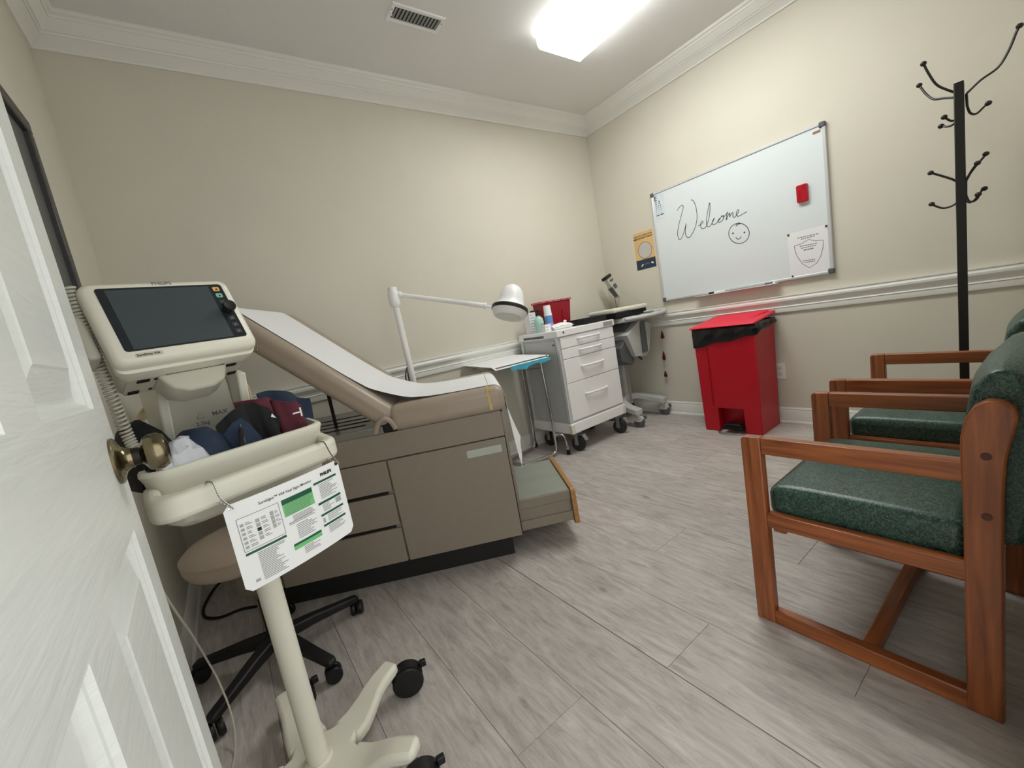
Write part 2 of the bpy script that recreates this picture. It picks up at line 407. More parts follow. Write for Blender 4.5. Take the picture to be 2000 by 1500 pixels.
def ring_trim(name, prof, label):
    """profile (distance from wall, z) swept round the four walls with mitred corners"""
    mb = MB(); n = len(prof); v = []
    for d, z in prof: v += [(XL+d, YF+d, z), (XR-d, YF+d, z), (XR-d, YB-d, z), (XL+d, YB-d, z)]
    f = [(i*4+k, i*4+(k+1) % 4, ((i+1) % n)*4+(k+1) % 4, ((i+1) % n)*4+k) for i in range(n) for k in range(4)]
    mb._add(v, f)
    return struct(name, mb, M_trim, label, smooth=30)
ring_trim('trim_1', [(0, 2.644), (.010, 2.644), (.013, 2.650), (.012, 2.655), (.020, 2.664), (.034, 2.676), (.052, 2.690), (.056, 2.689), (.060, 2.697), (.066, 2.697), (.084, 2.716), (.100, 2.736), (.104, 2.735), (.107, 2.744), (.120, 2.750), (.124, 2.758), (.124, HC), (0, HC)], 'white stepped crown moulding round the ceiling')
def wall_trim(name, prof, side, a0, a1, label):
    mb = MB()
    if side == 'back': mb.prism([(YB-d, z) for d, z in prof], 'x', a0, a1)
    elif side == 'right': mb.prism([(XR-d, z) for d, z in prof], 'y', a0, a1)
    elif side == 'left': mb.prism([(XL+d, z) for d, z in prof], 'y', a0, a1)
    else: mb.prism([(YF+d, z) for d, z in prof], 'x', a0, a1)
    return struct(name, mb, M_trim, label, smooth=25)
rail = [(0, .806), (.012, .806), (.014, .812), (.013, .838), (.017, .842), (.013, .846), (.010, .850), (.012, .864), (.022, .872), (.030, .884), (.031, .896), (.026, .904), (.025, .912), (.029, .914), (.029, .922), (0, .922)]
wall_trim('trim_2', rail, 'back', XL, XR, 'white chair rail moulding on the wall behind the exam table')
wall_trim('trim_3', rail, 'right', YF, YB-.03, 'white chair rail moulding below the whiteboard')
base = [(0, 0), (.020, 0), (.021, .006), (.016, .016), (.013, .018), (.013, .088), (.009, .098), (.011, .104), (.006, .1145), (0, .1145)]
wall_trim('baseboard_back', base, 'back', XL, XR, 'white baseboard behind the exam table')
wall_trim('baseboard_right', base, 'right', YF, YB-.02, 'white baseboard under the whiteboard')
wall_trim('baseboard_left', base, 'left', YF, YB-.02, 'white baseboard beside the stool')
wall_trim('baseboard_front', base, 'front', DX1+.1, XR-.02, 'white baseboard behind the chairs')

# ---- open panelled door
DW, DT = .765, .035
da = R(93.36)
DM = Matrix((( math.cos(da), math.sin(da), 0), (math.sin(da), -math.cos(da), 0), (0, 0, 1))).transposed()
# local: x along the width from hinge to free edge, y out of the visible face (towards the room), z up
door = bpy.data.objects.new('door_1', None); COL.objects.link(door)
edge = Vector((-.143, .832, 0)); ux = Vector((math.cos(da), math.sin(da), 0)); nx = Vector((math.sin(da), -math.cos(da), 0))
door.matrix_world = Matrix.Translation(edge-ux*DW) @ Matrix((ux, nx*-1, (0, 0, 1))).transposed().to_4x4()
# local y runs away from the room; the visible face is y = 0
door['kind'] = 'structure'; door['label'] = 'open white six-panel door with antique brass knob'
def door_slab():
    pans = []
    for cx0, cx1 in ((DW-.338, DW-.082), (.082, .338)):
        for z0, z1 in ((.215, .880), (1.048, 1.63), (1.70, 1.92)): pans.append((cx0, cx1, z0, z1))
    mb = MB()
    xs = [0, .082, .338, DW-.338, DW-.082, DW]; zs = [.012, .215, .880, 1.048, 1.63, 1.70, 1.92, 2.03]
    for i in range(5):
        for j in range(7):
            hole = i in (1, 3) and j in (1, 3, 5)
            x0, x1, z0, z1 = xs[i], xs[i+1], zs[j], zs[j+1]
            for yy, flip in ((0, 0), (DT, 1)):
                if hole: continue
                q = [(x0, yy, z0), (x1, yy, z0), (x1, yy, z1), (x0, yy, z1)]
                mb._add(q if not flip else q[::-1], [(0, 1, 2, 3)])
    # edges
    mb.quad((0, 0, .012), (0, DT, .012), (0, DT, 2.03), (0, 0, 2.03)).quad((DW, 0, .012), (DW, 0, 2.03), (DW, DT, 2.03), (DW, DT, .012))
    mb.quad((0, 0, 2.03), (0, DT, 2.03), (DW, DT, 2.03), (DW, 0, 2.03)).quad((0, 0, .012), (DW, 0, .012), (DW, DT, .012), (0, DT, .012))
    return mb, pans
slab, pans = door_slab()
sl = put('slab', slab, M_door, door, smooth=0)
rings = [(0, 0), (.003, .0045), (.007, .0055), (.010, .0105), (.014, .013), (.018, .013), (.050, .0045), (.053, .0030)]
for (x0, x1, z0, z1) in pans:
    mb = MB()
    for side in (0, 1):
        v = []
        for ins, dep in rings:
            y = dep if side == 0 else DT-dep
            v += [(x0+ins, y, z0+ins), (x1-ins, y, z0+ins), (x1-ins, y, z1-ins), (x0+ins, y, z1-ins)]
        f = [(i*4+k, i*4+(k+1) % 4, (i+1)*4+(k+1) % 4, (i+1)*4+k) for i in range(len(rings)-1) for k in range(4)]
        f.append(tuple(range((len(rings)-1)*4, len(rings)*4)))
        mb._add(v, f)
    put('panel', mb, M_door, sl, smooth=0)
kz, kx = .972, DW-.058
kn = put('door_knob', MB().lathe([(.010, -.018), (.011, -.026), (.015, -.029), (.0235, -.0335), (.0265, -.041), (.0265, -.049), (.022, -.056), (.011, -.059), (.0, -.0595)][::-1], 28, (kx, 0, kz), (0, 1, 0)), M_brass, door, label='antique brass round knob')
put('rose', MB().lathe([(.0325, 0), (.0325, -.003), (.030, -.0055), (.024, -.007), (.018, -.010), (.0145, -.015), (.014, -.019), (0, -.019)][::-1], 28, (kx, 0, kz), (0, 1, 0)), M_brass, kn)
put('neck', MB().lathe([(.0125, -.0185), (.0125, -.030), (0, -.030)][::-1], 20, (kx, 0, kz), (0, 1, 0)), M_brassd, kn)
put('door_knob', MB().lathe([(.036, 0), (.036, .003), (.018, .012), (.013, .03), (.029, .045), (.0315, .058), (.024, .072), (0, .076)], 24, (kx, DT, kz), (0, 1, 0)), M_brass, door)
put('latch_plate', MB().box(DW-.0005, DW+.0012, .006, DT-.006, kz-.028, kz+.028), M_brass, door)
for hz in (.25, 1.02, 1.8): put('hinge', MB().tube([(-.006, DT+.002, hz-.045), (-.006, DT+.002, hz+.045)], .006, 10), M_brass, door)

# ---- dark frame on the left wall
t = thing('picture_frame', 'dark grey framed board hanging on the wall behind the open door', 'picture', (XL, 1.63, 1.19))
fb = MB(); w, h = .46, .82
for a, b, c, d in ((-w, w, h-.045, h), (-w, w, 0, .045), (-w, -w+.045, .045, h-.045), (w-.045, w, .045, h-.045)): fb.box(.001, .026, a, b, c, d)
put('frame', fb, M_frame, t, bevel=.004, seg=1)
put('picture_panel', MB().box(.001, .01, -w+.04, w-.04, .04, h-.04), M_greyd, t)

# ---- ceiling vent
t = thing('ceiling_vent', 'white metal ceiling air vent with angled louvres', 'vent', (1.287, 2.142, HC))
vw, vh = .155, .062
fb = MB()
fr_o = [(-vw, -vh), (vw, -vh), (vw, vh), (-vw, vh)]; fr_i = [(-vw+.022, -vh+.022), (vw-.022, -vh+.022), (vw-.022, vh-.022), (-vw+.022, vh-.022)]
v = [(x, y, 0) for x, y in fr_o]+[(x*.97, y*.95, -.008) for x, y in fr_o]+[(x, y, -.006) for x, y in fr_i]+[(x, y, 0) for x, y in fr_i]
fb._add(v, [(i*4+k, i*4+(k+1) % 4, (i+1)*4+(k+1) % 4, (i+1)*4+k) for i in range(3) for k in range(4)])
put('frame', fb, M_white, t, smooth=0)
put('duct', MB().box(-vw+.022, vw-.022, -vh+.022, vh-.022, -.0012, -.0004), M_blackm, t)
for k in range(13):
    x = -vw+.030+k*.0205
    put('louvre', MB()._add([(x, -vh+.022, -.001), (x+.009, -vh+.022, -.0065), (x+.0095, -vh+.022, -.0055), (x+.0015, -vh+.022, -.0006), (x, vh-.022, -.001), (x+.009, vh-.022, -.0065), (x+.0095, vh-.022, -.0055), (x+.0015, vh-.022, -.0006)], [(0, 1, 2, 3), (7, 6, 5, 4), (0, 4, 5, 1), (1, 5, 6, 2), (2, 6, 7, 3), (3, 7, 4, 0)]), M_grey, t, smooth=0)
put('lever', MB().box(-vw+.012, -vw+.02, .004, .016, -.014, -.004), M_white, t)
for x in (-vw+.011, vw-.011): put('screw', MB().lathe([(.003, -.0075), (.003, -.009), (0, -.0095)], 8, (x, -.02, 0)), M_greyd, t)

# ---- fluorescent ceiling light
t = thing('ceiling_light', 'long fluorescent ceiling light with glowing wraparound acrylic diffuser', 'ceiling light', (2.218, 1.40, HC))
put('housing', MB().box(-.135, .135, -.605, .605, -.030, 0), M_white, t, bevel=.003)
dp = [(-.186, -.024), (-.190, -.030), (-.190, -.058), (-.176, -.076), (.176, -.076), (.190, -.058), (.190, -.030), (.186, -.024)]
df = put('diffuser', MB().prism(dp, 'y', -.592, .592), M_diff, t, smooth=0)
df.data.materials.append(pm('prismatic_diffuser_side', (250, 250, 248), .4, emit=LAMP_STRENGTH*.38))
for p_ in df.data.polygons: p_.material_index = 0 if p_.normal.z < -.5 else 1
M_endcap = pm('translucent_end_cap', (245, 246, 244), .35, emit=LAMP_STRENGTH*.09)
for s in (-1, 1): put('end_cap', MB().prism([(x*1.015, z*1.02) for x, z in dp], 'y', s*.5925, s*.606), M_endcap, t, smooth=0)

# ================================================================ exam table (local x towards the foot end, y away from the cabinet front)
t = thing('exam_table', 'taupe medical exam table with raised backrest and pulled-out step', 'exam table', (.943, 1.489, 0), R(-29.7))
TW = .66
put('toe_kick', MB().box(-1.20, -.05, .06, TW-.05, 0, .112), M_kick, t)
put('cabinet', MB().box(-1.25, -.006, .016, TW, .112, .70), M_taupe, t, bevel=.002, seg=1)
put('skirt_panel', MB().box(-1.25, 0, 0, .016, .588, .702), M_taupe, t, bevel=.002, seg=1)
d = put('door', MB().box(-.517, -.003, 0, .018, .114, .583), M_taupe, t, bevel=.002, seg=1)
put('label_plate', MB().prism(rrect(-.179, -.024, .519, .553, .006), 'y', -.0015, .0005), M_silver, d, smooth=0)
for z0, z1 in ((.447, .583), (.290, .430), (.114, .273)):
    put('drawer', MB().box(-1.06, -.524, 0, .02, z0, z1), M_taupe, t, bevel=.002, seg=1)
for z0, z1 in ((.430, .447), (.273, .290)): put('finger_pull_shade', MB().box(-1.055, -.545, .012, .0165, z0, z1), M_blackm, t)  # black strips stand for the shadow inside the finger-pull gaps
put('head_panel', MB().box(-1.25, -1.066, 0, .018, .114, .583), M_taupe, t, bevel=.002, seg=1)
put('foot_panel', MB().box(-.004, .012, .02, TW-.02, .26, .69), M_taupe, t, bevel=.002, seg=1)
put('foot_gap_shade', MB().box(-.004, .001, .006, .020, .115, .69), M_blackm, t)  # black strip drawn as the shade in the foot-panel gap
dk = put('deck_plate', MB().box(-1.22, -.50, .005, TW-.01, .700, .733), M_steel, t, bevel=.003)
for y in (.10, .20, .30, .42): put('slot', MB().prism(rrect(-1.05, -.60, y, y+.022, .01), 'z', .7335, .7345), M_blackm, dk, smooth=0)
# step
st = put('step', MB().box(-.02, .255, .06, .53, .205, .25), M_taupe, t, bevel=.003)
put('step_side', MB().box(-.02, .255, .068, .522, .145, .206), M_taupe, st)
put('step_rail', MB().box(-.02, .255, .06, .53, .100, .146), M_taupe, st, bevel=.002)
put('step_mat', MB().box(.006, .252, .066, .524, .2502, .2525), M_stepgrey, st)
put('front_board', MB().prism(rrect(.045, .545, .082, .262, .012), 'x', .256, .279), M_oak, st, bevel=.002)
put('bracket', MB().box(.250, .256, .064, .078, .10, .245), M_greyd, st)
# cushions
def cushion(L, th, name, M):
    mb = MB(); mb.box(0, L, -.02, TW+.02, 0, th); mb.tf(M)
    return put(name, mb, M_taupev, t, bevel=.036, seg=5)
seatM = Matrix.Translation((-.470, 0, .700))
cs = cushion(.498, .112, 'seat_cushion', seatM)
ANG = R(43.4)
bM = Matrix.Translation((-.475, 0, .728)) @ Matrix.Rotation(PI-ANG+PI, 4, 'Y')
# backrest frame: x' runs up the back, z' is the face normal
bx = Vector((-math.cos(ANG), 0, math.sin(ANG))); bz = Vector((math.sin(ANG), 0, math.cos(ANG))); by = Vector((0, 1, 0))
bM = Matrix.Translation(Vector((-.497, 0, .718))) @ Matrix((bx, -by, bz)).transposed().to_4x4() @ Matrix.Translation((0, -TW, 0))
cb = cushion(.80, .098, 'backrest_cushion', bM)
put('backrest_board', MB().box(.05, .74, .07, TW-.07, -.012, .003).tf(bM), M_blackm, t)
put('hinge', MB().box(-.505, -.455, -.004, .02, .704, .745), M_blackm, t, bevel=.006)
put('hinge_cover', MB().tube(spline([(-.535, -.012, .712), (-.515, -.018, .750), (-.488, -.022, .768), (-.462, -.020, .752), (-.448, -.014, .716)], 4), .012, 8), M_taupev, t)
put('support_strut', MB().box(-.766, -.754, .20, .212, .72, .955), M_blackm, t)
put('stud', MB().ball((0, 0, 0), .005).tf(Matrix.Translation((-.905, -.020, 1.140))), M_chrome, t)
# clear elastic strap round the foot of the cushion
put('elastic_strap', MB().tube([(-.030, -.0215, .735), (-.030, -.0225, .775), (-.030, -.014, .800), (-.030, .01, .8135), (-.030, .30, .8145), (-.030, TW-.01, .8135), (-.030, TW+.0215, .78), (-.030, TW+.0215, .735)], .0022, 6, radii=[.0022]*8).tf(Matrix.Diagonal((1, 1, 1, 1))), M_gold, t)
sp = MB()
prof = [(-.0226, .716), (-.0228, .775), (-.0155, .797), (-.004, .8085), (.012, .8138), (.04, .8142)]
sp.sheet([[(x, y, z) for (y, z) in prof] for x in (-.044, -.030)], .0012)
put('strap_band', sp, M_gold, t)
# paper sheet along the table
top = []
L = .80
def bp(a, h): return Vector((-.497, 0, .718))+bx*a+bz*h
path = [bp(.815, .02), bp(.812, .070), bp(.79, .096), bp(.74, .1015), bp(.62, .1015), bp(.45, .1015), bp(.30, .1015), bp(.20, .1045), bp(.135, .112)]
path += [Vector((-.40, 0, .838)), Vector((-.33, 0, .823)), Vector((-.24, 0, .817)), Vector((-.12, 0, .8155)), Vector((-.02, 0, .8152)), Vector((.008, 0, .809)), Vector((.026, 0, .793)), Vector((.033, 0, .765)), Vector((.038, 0, .70)), Vector((.046, 0, .60)), Vector((.056, 0, .50)), Vector((.068, 0, .42))]
path = spline(path, 4)
grid = []
for i, p in enumerate(path):
    row = []
    for j in range(7):
        y = .045+j*.49/6
        dx = .004*math.sin(j*1.7+i*.05) if p.z < .76 and p.x > 0 else 0
        fl_ = max(0, (.76-p.z)/.34) if p.x > 0 else 0
        row.append((p.x+max(0, dx)-fl_*.014+fl_*.055*(j/6), y-fl_*.015*(1-j/6), p.z))
    grid.append(row)
put('paper_sheet', MB().sheet(grid, .0008), M_tissue, t, smooth=60, label='white disposable paper running down the cushions')

# ---- floor-stand exam lamp behind the table
t = thing('exam_lamp', 'white jointed exam lamp with dome head and black band behind the exam table', 'lamp', (.945, 2.408, 0))
top = Vector((-.008, .005, 1.352))
put('base', MB().lathe([(.0, 0), (.16, 0), (.165, .012), (.15, .03), (.03, .045), (.025, .06), (0, .06)], 28), M_white, t)
put('pole', MB().tube([(.012, -.004, .05), top], .0185, 16), M_white, t)
put('joint', MB().lathe([(.021, -.075), (.031, -.06), (.033, -.045), (.033, .01), (.027, .022), (.026, .045), (.0, .047)], 20, top), M_white, t)
A_ = top+Vector((.02, -.010, .0)); B_ = Vector((.452, -.258, -1.189+2*1.189))
B_ = Vector((1.400-.945, 2.150-2.408, 1.196))
dv = (B_-A_)
put('arm', MB().tube([A_, A_+dv*.04, A_+dv*.05, A_+dv*.80, A_+dv*.805, A_+dv*.97, A_+dv*.975, B_], .014, 14, radii=[.020, .020, .0135, .0135, .0155, .0155, .019, .019]), M_white, t)
HP = Vector((1.527-.945, 2.077-2.408, 1.166)); HA = Vector((.46, .05, 1)).normalized()
put('neck', MB().tube([B_, B_+(HP-B_)*.45-Vector((0, 0, .012)), HP-HA*.02], .007, 8), M_white, t)
hd = put('lamp_head', MB().lathe([(.0, .142), (.022, .139), (.042, .128), (.060, .106), (.071, .076), (.078, .040), (.083, .014), (.092, .006), (.106, -.006), (.108, -.010), (.0, -.010)][::-1], 32, HP, HA), M_white, t)
put('band', MB().lathe([(.0, -.0070), (.111, -.0070), (.114, -.016), (.113, -.030), (.0, -.0305)][::-1], 32, HP, HA), M_black, hd)
put('reflector', MB().lathe([(.0, -.030), (.109, -.030), (.106, -.042), (.092, -.066), (.086, -.070), (.081, -.068), (.0, -.062)][::-1], 32, HP, HA), M_white, hd)
put('lens', MB().lathe([(.0, -.0635), (.079, -.0685), (.0, -.0695)][::-1], 28, HP, HA), M_lens, hd)
put('hanging_cord', MB().tube(spline([(-.03, .03, .74), (-.035, .02, .86), (-.012, .0, .92), (.012, -.006, .86), (.0, .01, .76), (-.018, .02, .84), (-.01, .015, .90), (.02, .005, .83), (.02, .01, .74)], 5), .0045, 6), M_greyd, t)

# ================================================================ chairs
def side_frame(x0, x1, parent):
    xm = (x0+x1)/2
    s = put('side_frame', MB().prism([(.612, 0), (.612, .596), (.600, .608), (.150, .610), (.150, .567), (.560, .562), (.562, .0), ], 'x', x0, x1), M_woodz, parent)
    return s
def make_chair(label, loc):
    c = thing('waiting_chair', label, 'chair', loc, 0, 'wooden waiting chairs against the wall')
    w = .583
    for x0, x1 in ((0, .032), (w-.032, w)):
        put('front_leg', MB().prism([(.612, .0), (.611, .600), (.604, .608), (.556, .6085), (.558, .0)], 'x', x0, x1), M_woodz, c, bevel=.004)
        put('armrest', MB().prism([(.556, .6085), (.150, .608), (.150, .560), (.556, .5585)], 'x', x0+.0005, x1-.0005), M_woody, c, bevel=.004)
        post = [(.155, 0), (.1545, .48), (.157, .60), (.1565, .66), (.150, .70), (.137, .728), (.118, .742), (.098, .740), (.083, .728), (.078, .708), (.084, .672), (.093, .62), (.097, .54), (.098, .30), (.099, 0)]
        p = put('rear_post', MB().prism(post, 'x', x0-.001, x1+.001), M_woodz, c, bevel=.004)
        for z in (.625, .492): put('plug', MB().lathe([(.0, -.0016), (.008, -.0016), (.0085, .002), (0, .002)], 14, ((x0-.001) if x0 < .1 else (x1-.0005), .120, z), (1, 0, 0)), M_plug, p)
        put('floor_rail', MB().box(x0+.0008, x1-.0008, .098, .560, .0, .046), M_woody, c, bevel=.004)
        put('seat_rail', MB().box(x0+.0008, x1-.0008, .150, .558, .328, .372), M_woody, c, bevel=.004)
    put('front_rail', MB().box(.032, w-.032, .52, .555, .300, .345), M_woodx, c, bevel=.004)
    put('rear_rail', MB().box(.032, w-.032, .112, .14, .315, .37), M_woodx, c, bevel=.004)
    put('floor_stretcher', MB().box(.030, w-.030, .318, .352, .010, .044), M_woodx, c, bevel=.003)
    # seat cushion: crowned block
    n = 10; g = []
    for i in range(n+1):
        row = []
        for j in range(n+1):
            a, b = i/n*2-1, j/n*2-1
            z = .432+.018*(1-a*a*.8)*(1-b*b*.6)
            row.append((.034+(w-.068)*i/n, .150+.410*j/n, z))
        g.append(row)
    put('seat', seat_block(.034, w-.034, .148, .566, .345, .446), M_vinyl, c, bevel=.030, seg=5)
    put('backrest', back_block(.036, w-.036), M_vinyl, c, bevel=.012, seg=3)
    pip = MB()
    pip.tube(spline([(.036, .160, .46), (.036, .152, .66), (.036, .135, .755), (.036, .105, .790), (.036, .078, .796)], 4), .003, 6)
    pip.tube(spline([(.036, .150, .735), (.15, .146, .79), (w/2, .142, .80), (w-.15, .146, .79), (w-.036, .150, .735)], 4), .003, 6)
    return c
def seat_block(x0, x1, y0, y1, z0, z1):
    mb = MB(); n = 8; v = []; f = []
    for i in range(n+1):
        for j in range(n+1):
            a, b = i/n*2-1, j/n*2-1
            v.append((x0+(x1-x0)*i/n, y0+(y1-y0)*j/n, z1+.014*(1-a**4)*(1-b**4)))
    for i in range(n):
        for j in range(n): f.append((i*(n+1)+j, (i+1)*(n+1)+j, (i+1)*(n+1)+j+1, i*(n+1)+j+1))
    N = len(v); ring = [(i, 0) for i in range(n)]+[(n, j) for j in range(n)]+[(i, n) for i in range(n, 0, -1)]+[(0, j) for j in range(n, 0, -1)]
    idx = [i*(n+1)+j for i, j in ring]
    for k in idx: v.append((v[k][0], v[k][1], z0))
    m = len(idx)
    for k in range(m): f.append((idx[k], idx[(k+1) % m], N+(k+1) % m, N+k))
    f.append(tuple(N+k for k in range(m)))
    mb._add(v, f); return mb
def back_block(x0, x1):
    """padded back, rounded over the top, bulging a little in the middle"""
    prof = [(.146, .40), (.158, .47), (.160, .58), (.155, .68), (.143, .755), (.120, .793), (.092, .800), (.070, .782), (.060, .73), (.056, .62), (.060, .50), (.075, .42)]
    mb = MB(); n = 8; v = []; f = []; m = len(prof)
    for i in range(n+1):
        a = i/n*2-1; k = 1-a**4
        for y, z in prof:
            zz = z+(.012*k if z > .74 else 0); yy = y+(.008*k if y > .12 else -.004*k)
            v.append((x0+(x1-x0)*i/n, max(yy, .045), zz))
    for i in range(n):
        for j in range(m): f.append((i*m+j, (i+1)*m+j, (i+1)*m+(j+1) % m, i*m+(j+1) % m))
    f += [tuple(range(m)), tuple(n*m+j for j in range(m))[::-1]]
    mb._add(v, f); return mb
make_chair('cherry wood armchair with green vinyl seat, its side frame clear of other chairs', (1.212, 0, 0))
make_chair('cherry wood armchair with green vinyl seat, standing beside the black coat rack', (1.986, .010, 0))

# ================================================================ vital-signs monitor on a roll stand (local y = away from its user)
ST = R(22); PL = Vector((-.017, 1.12, 0))
stand = thing('monitor_stand', 'cream vital signs monitor on a five-legged rolling stand with basket', 'medical monitor', PL, ST)
stM = Matrix.Translation(PL) @ Matrix.Rotation(ST, 4, 'Z'); stI = stM.inverted()
legs = [4, -66, 77, 149, 221]
star = []
for k in range(60):
    a = 360*k/60; dmin = min(abs((a-l+180) % 360-180) for l in legs)
    star.append(((.128-.045*min(1, dmin/34)**.8)*math.cos(R(a)), (.128-.045*min(1, dmin/34)**.8)*math.sin(R(a))))
hub = put('base_hub', MB().prism(star, 'z', .040, .072), M_cream, stand, bevel=.008, seg=3)
put('collar', MB().lathe([(.034, .070), (.034, .076), (.030, .080), (0, .080)], 24), M_cream, hub)
def caster_mb(c, r, w, ang, lever=True):
    """twin-wheel caster; c is the wheel centre"""
    c = Vector(c); ax = Vector((-math.sin(ang), math.cos(ang), 0)); wh = MB()
    for s in (-1, 1):
        wh.lathe([(0, 0), (r*.55, 0), (r*.93, w*.08), (r, w*.2), (r, w*.8), (r*.93, w*.96), (r*.5, w), (0, w)], 24, c+ax*s*w*.12, ax*s)
    return wh
for l in legs:
    a = R(l); pr = [(.080, .072, .050), (.120, .073, .046), (.150, .084, .040), (.185, .102, .033), (.215, .110, .030), (.258, .113, .028), (.272, .112, .024)]
    v = []; f = []
    for r_, zt, hw in pr:
        for sx, zz in ((-1, zt), (1, zt), (1, zt-.034), (-1, zt-.034)):
            v.append((r_*math.cos(a)-sx*hw*math.sin(a), r_*math.sin(a)+sx*hw*math.cos(a), zz))
    for i in range(len(pr)-1):
        for k in range(4): f.append((i*4+k, i*4+(k+1) % 4, (i+1)*4+(k+1) % 4, (i+1)*4+k))
    f += [(0, 1, 2, 3), tuple(len(pr)*4-4+k for k in range(4))[::-1]]
    lg = put('leg', MB()._add(v, f), M_cream, stand, bevel=.011, seg=3)
    ca = R(-32)+.15*math.sin(l); cc = (.288*math.cos(a-R(7)), .288*math.sin(a-R(7)), .0465)
    cs_ = put('caster', caster_mb(cc, .0465, .023, ca), M_black, lg)
    put('hood', MB().prism(arc(0, 0, .0495, 20, 160, 10)+arc(0, 0, .041, 160, 20, 10), 'y', -.016, .016).tf(Matrix.Translation(cc) @ Matrix.Rotation(ca, 4, 'Z')), M_black, lg)
    put('brake_lever', MB().box(-.007, .007, .042, .062, .020, .040).tf(Matrix.Translation(cc) @ Matrix.Rotation(ca-PI/2, 4, 'Z')), M_black, lg, bevel=.003)
    put('stem', MB().tube([(.255*math.cos(a), .255*math.sin(a), .09), (.262*math.cos(a), .262*math.sin(a), .05)], .008, 8), M_greyd, lg)
put('pole', MB().tube([(0, 0, .06), (0, 0, .80)], .0255, 24), M_cream, stand)
# basket
QC = [Vector((-.206, -.170, 0)), Vector((.150, -.180, 0)), Vector((.262, .135, 0)), Vector((-.112, .20, 0))]
def Q(s, t, z):
    p = QC[0]*(1-s)*(1-t)+QC[1]*s*(1-t)+QC[2]*s*t+QC[3]*(1-s)*t; return (p.x, p.y, z)
def loft(rings):
    mb = MB(); n = len(rings[0]); v = [p for r_ in rings for p in r_]
    f = [(i*n+k, i*n+(k+1) % n, (i+1)*n+(k+1) % n, (i+1)*n+k) for i in range(len(rings)-1) for k in range(n)]
    f += [tuple(range(n))[::-1], tuple((len(rings)-1)*n+k for k in range(n))]
    return mb._add(v, f)
def qr(s0, s1, t0, t1, r_, z, n=6): return [Q(s, t, z) for s, t in rrect(s0, s1, t0, t1, r_, n)]
bk = put('basket', loft([qr(.10, .90, .40, .94, .12, .775), qr(.06, .94, .34, .97, .13, .790), qr(.015, .985, .315, .99, .13, .884), qr(.0, 1, .31, 1, .13, .898), qr(.01, .99, .32, .99, .125, .904), qr(.035, .965, .345, .965, .11, .905), qr(.05, .95, .36, .955, .11, .893), qr(.10, .90, .42, .93, .10, .80), qr(.2, .8, .5, .85, .08, .795)]), M_cream, stand, smooth=50)
outer = [Q(0, .47, 0)]+[Q(s, t, 0) for s, t in arc(.14, .14, .14, 180, 270, 6)]+[Q(s, t, 0) for s, t in arc(.86, .14, .14, 270, 360, 6)]+[Q(1, .47, 0)]
inner = [Q(.93, .47, 0), Q(.93, .31, 0)]+[Q(s, t, 0) for s, t in arc(.83, .20, .10, 0, -90, 6)]+[Q(s, t, 0) for s, t in arc(.17, .20, .10, 270, 180, 6)]+[Q(.07, .31, 0), Q(.07, .47, 0)]
put('basket_handle', MB().prism([(p[0], p[1]) for p in outer+inner], 'z', .830, .875), M_cream, stand, bevel=.010, seg=3)
# upright bracket behind the basket
put('upright', MB()._add([(-.055, .19, .80), (.095, .15, .80), (.105, .185, .80), (-.045, .225, .80), (-.050, .160, 1.055), (.085, .125, 1.055), (.095, .175, 1.065), (-.04, .21, 1.065)], [(3, 2, 1, 0), (4, 5, 6, 7), (0, 1, 5, 4), (1, 2, 6, 5), (2, 3, 7, 6), (3, 0, 4, 7)]), M_cream2, stand, bevel=.004)
for x0, x1 in ((-.068, -.050), (.088, .106)):
    dx = .04 if x0 > 0 else 0
    put('side_rib', MB()._add([(x0, .16-dx, .82), (x1, .155-dx, .82), (x1, .21-dx, .82), (x0, .215-dx, .82), (x0, .095-dx*.6, 1.06), (x1, .09-dx*.6, 1.06), (x1, .20-dx, 1.09), (x0, .205-dx, 1.09)], [(3, 2, 1, 0), (4, 5, 6, 7), (0, 1, 5, 4), (1, 2, 6, 5), (2, 3, 7, 6), (3, 0, 4, 7)]), M_cream, stand, bevel=.004)
RM = Matrix(((.93, -.168, .323, -.044), (.363, .364, -.857, 1.074), (.027, .915, .401, 1.197), (0, 0, 0, 1)))
q_ = RM.to_3x3(); x_ = q_.col[0].normalized(); z_ = x_.cross(q_.col[1]).normalized(); y_ = z_.cross(x_)
RM = Matrix.Translation((-.044, 1.074, 1.197)) @ Matrix((x_, y_, z_)).transposed().to_4x4()
ML = stI @ RM
def mring(x0, x1, y0, y1, r_, z): return [(x, y, z) for x, y in rrect(x0, x1, y0, y1, r_, 5)]
mon = put('monitor', loft([mring(-.112, .119, -.083, .074, .014, .0008), mring(-.119, .126, -.090, .081, .017, -.004), mring(-.121, .128, -.0925, .083, .018, -.012), mring(-.121, .128, -.0935, .083, .018, -.020), mring(-.119, .126, -.092, .082, .018, -.021), mring(-.119, .126, -.099, .082, .018, -.024), mring(-.117, .124, -.101, .080, .018, -.040), mring(-.108, .116, -.098, .074, .014, -.060), mring(-.106, .114, -.096, .066, .014, -.118), mring(-.100, .108, -.088, .058, .014, -.126)]).tf(ML), M_cream, stand, smooth=50)
put('black_panel', MB().prism(rrect(-.099, .112, -.0675, .0685, .006), 'z', .0006, .0014).tf(ML), M_glass, mon, smooth=0)
put('screen', MB().box(-.0852, .0852, -.0639, .0639, .0013, .0017).tf(ML), M_screen, mon, smooth=0)
put('bottom_cover', MB().prism(rrect(-.100, .108, -.121, -.056, .006), 'y', -.0985, -.096).tf(ML), M_cream2, mon, smooth=0)
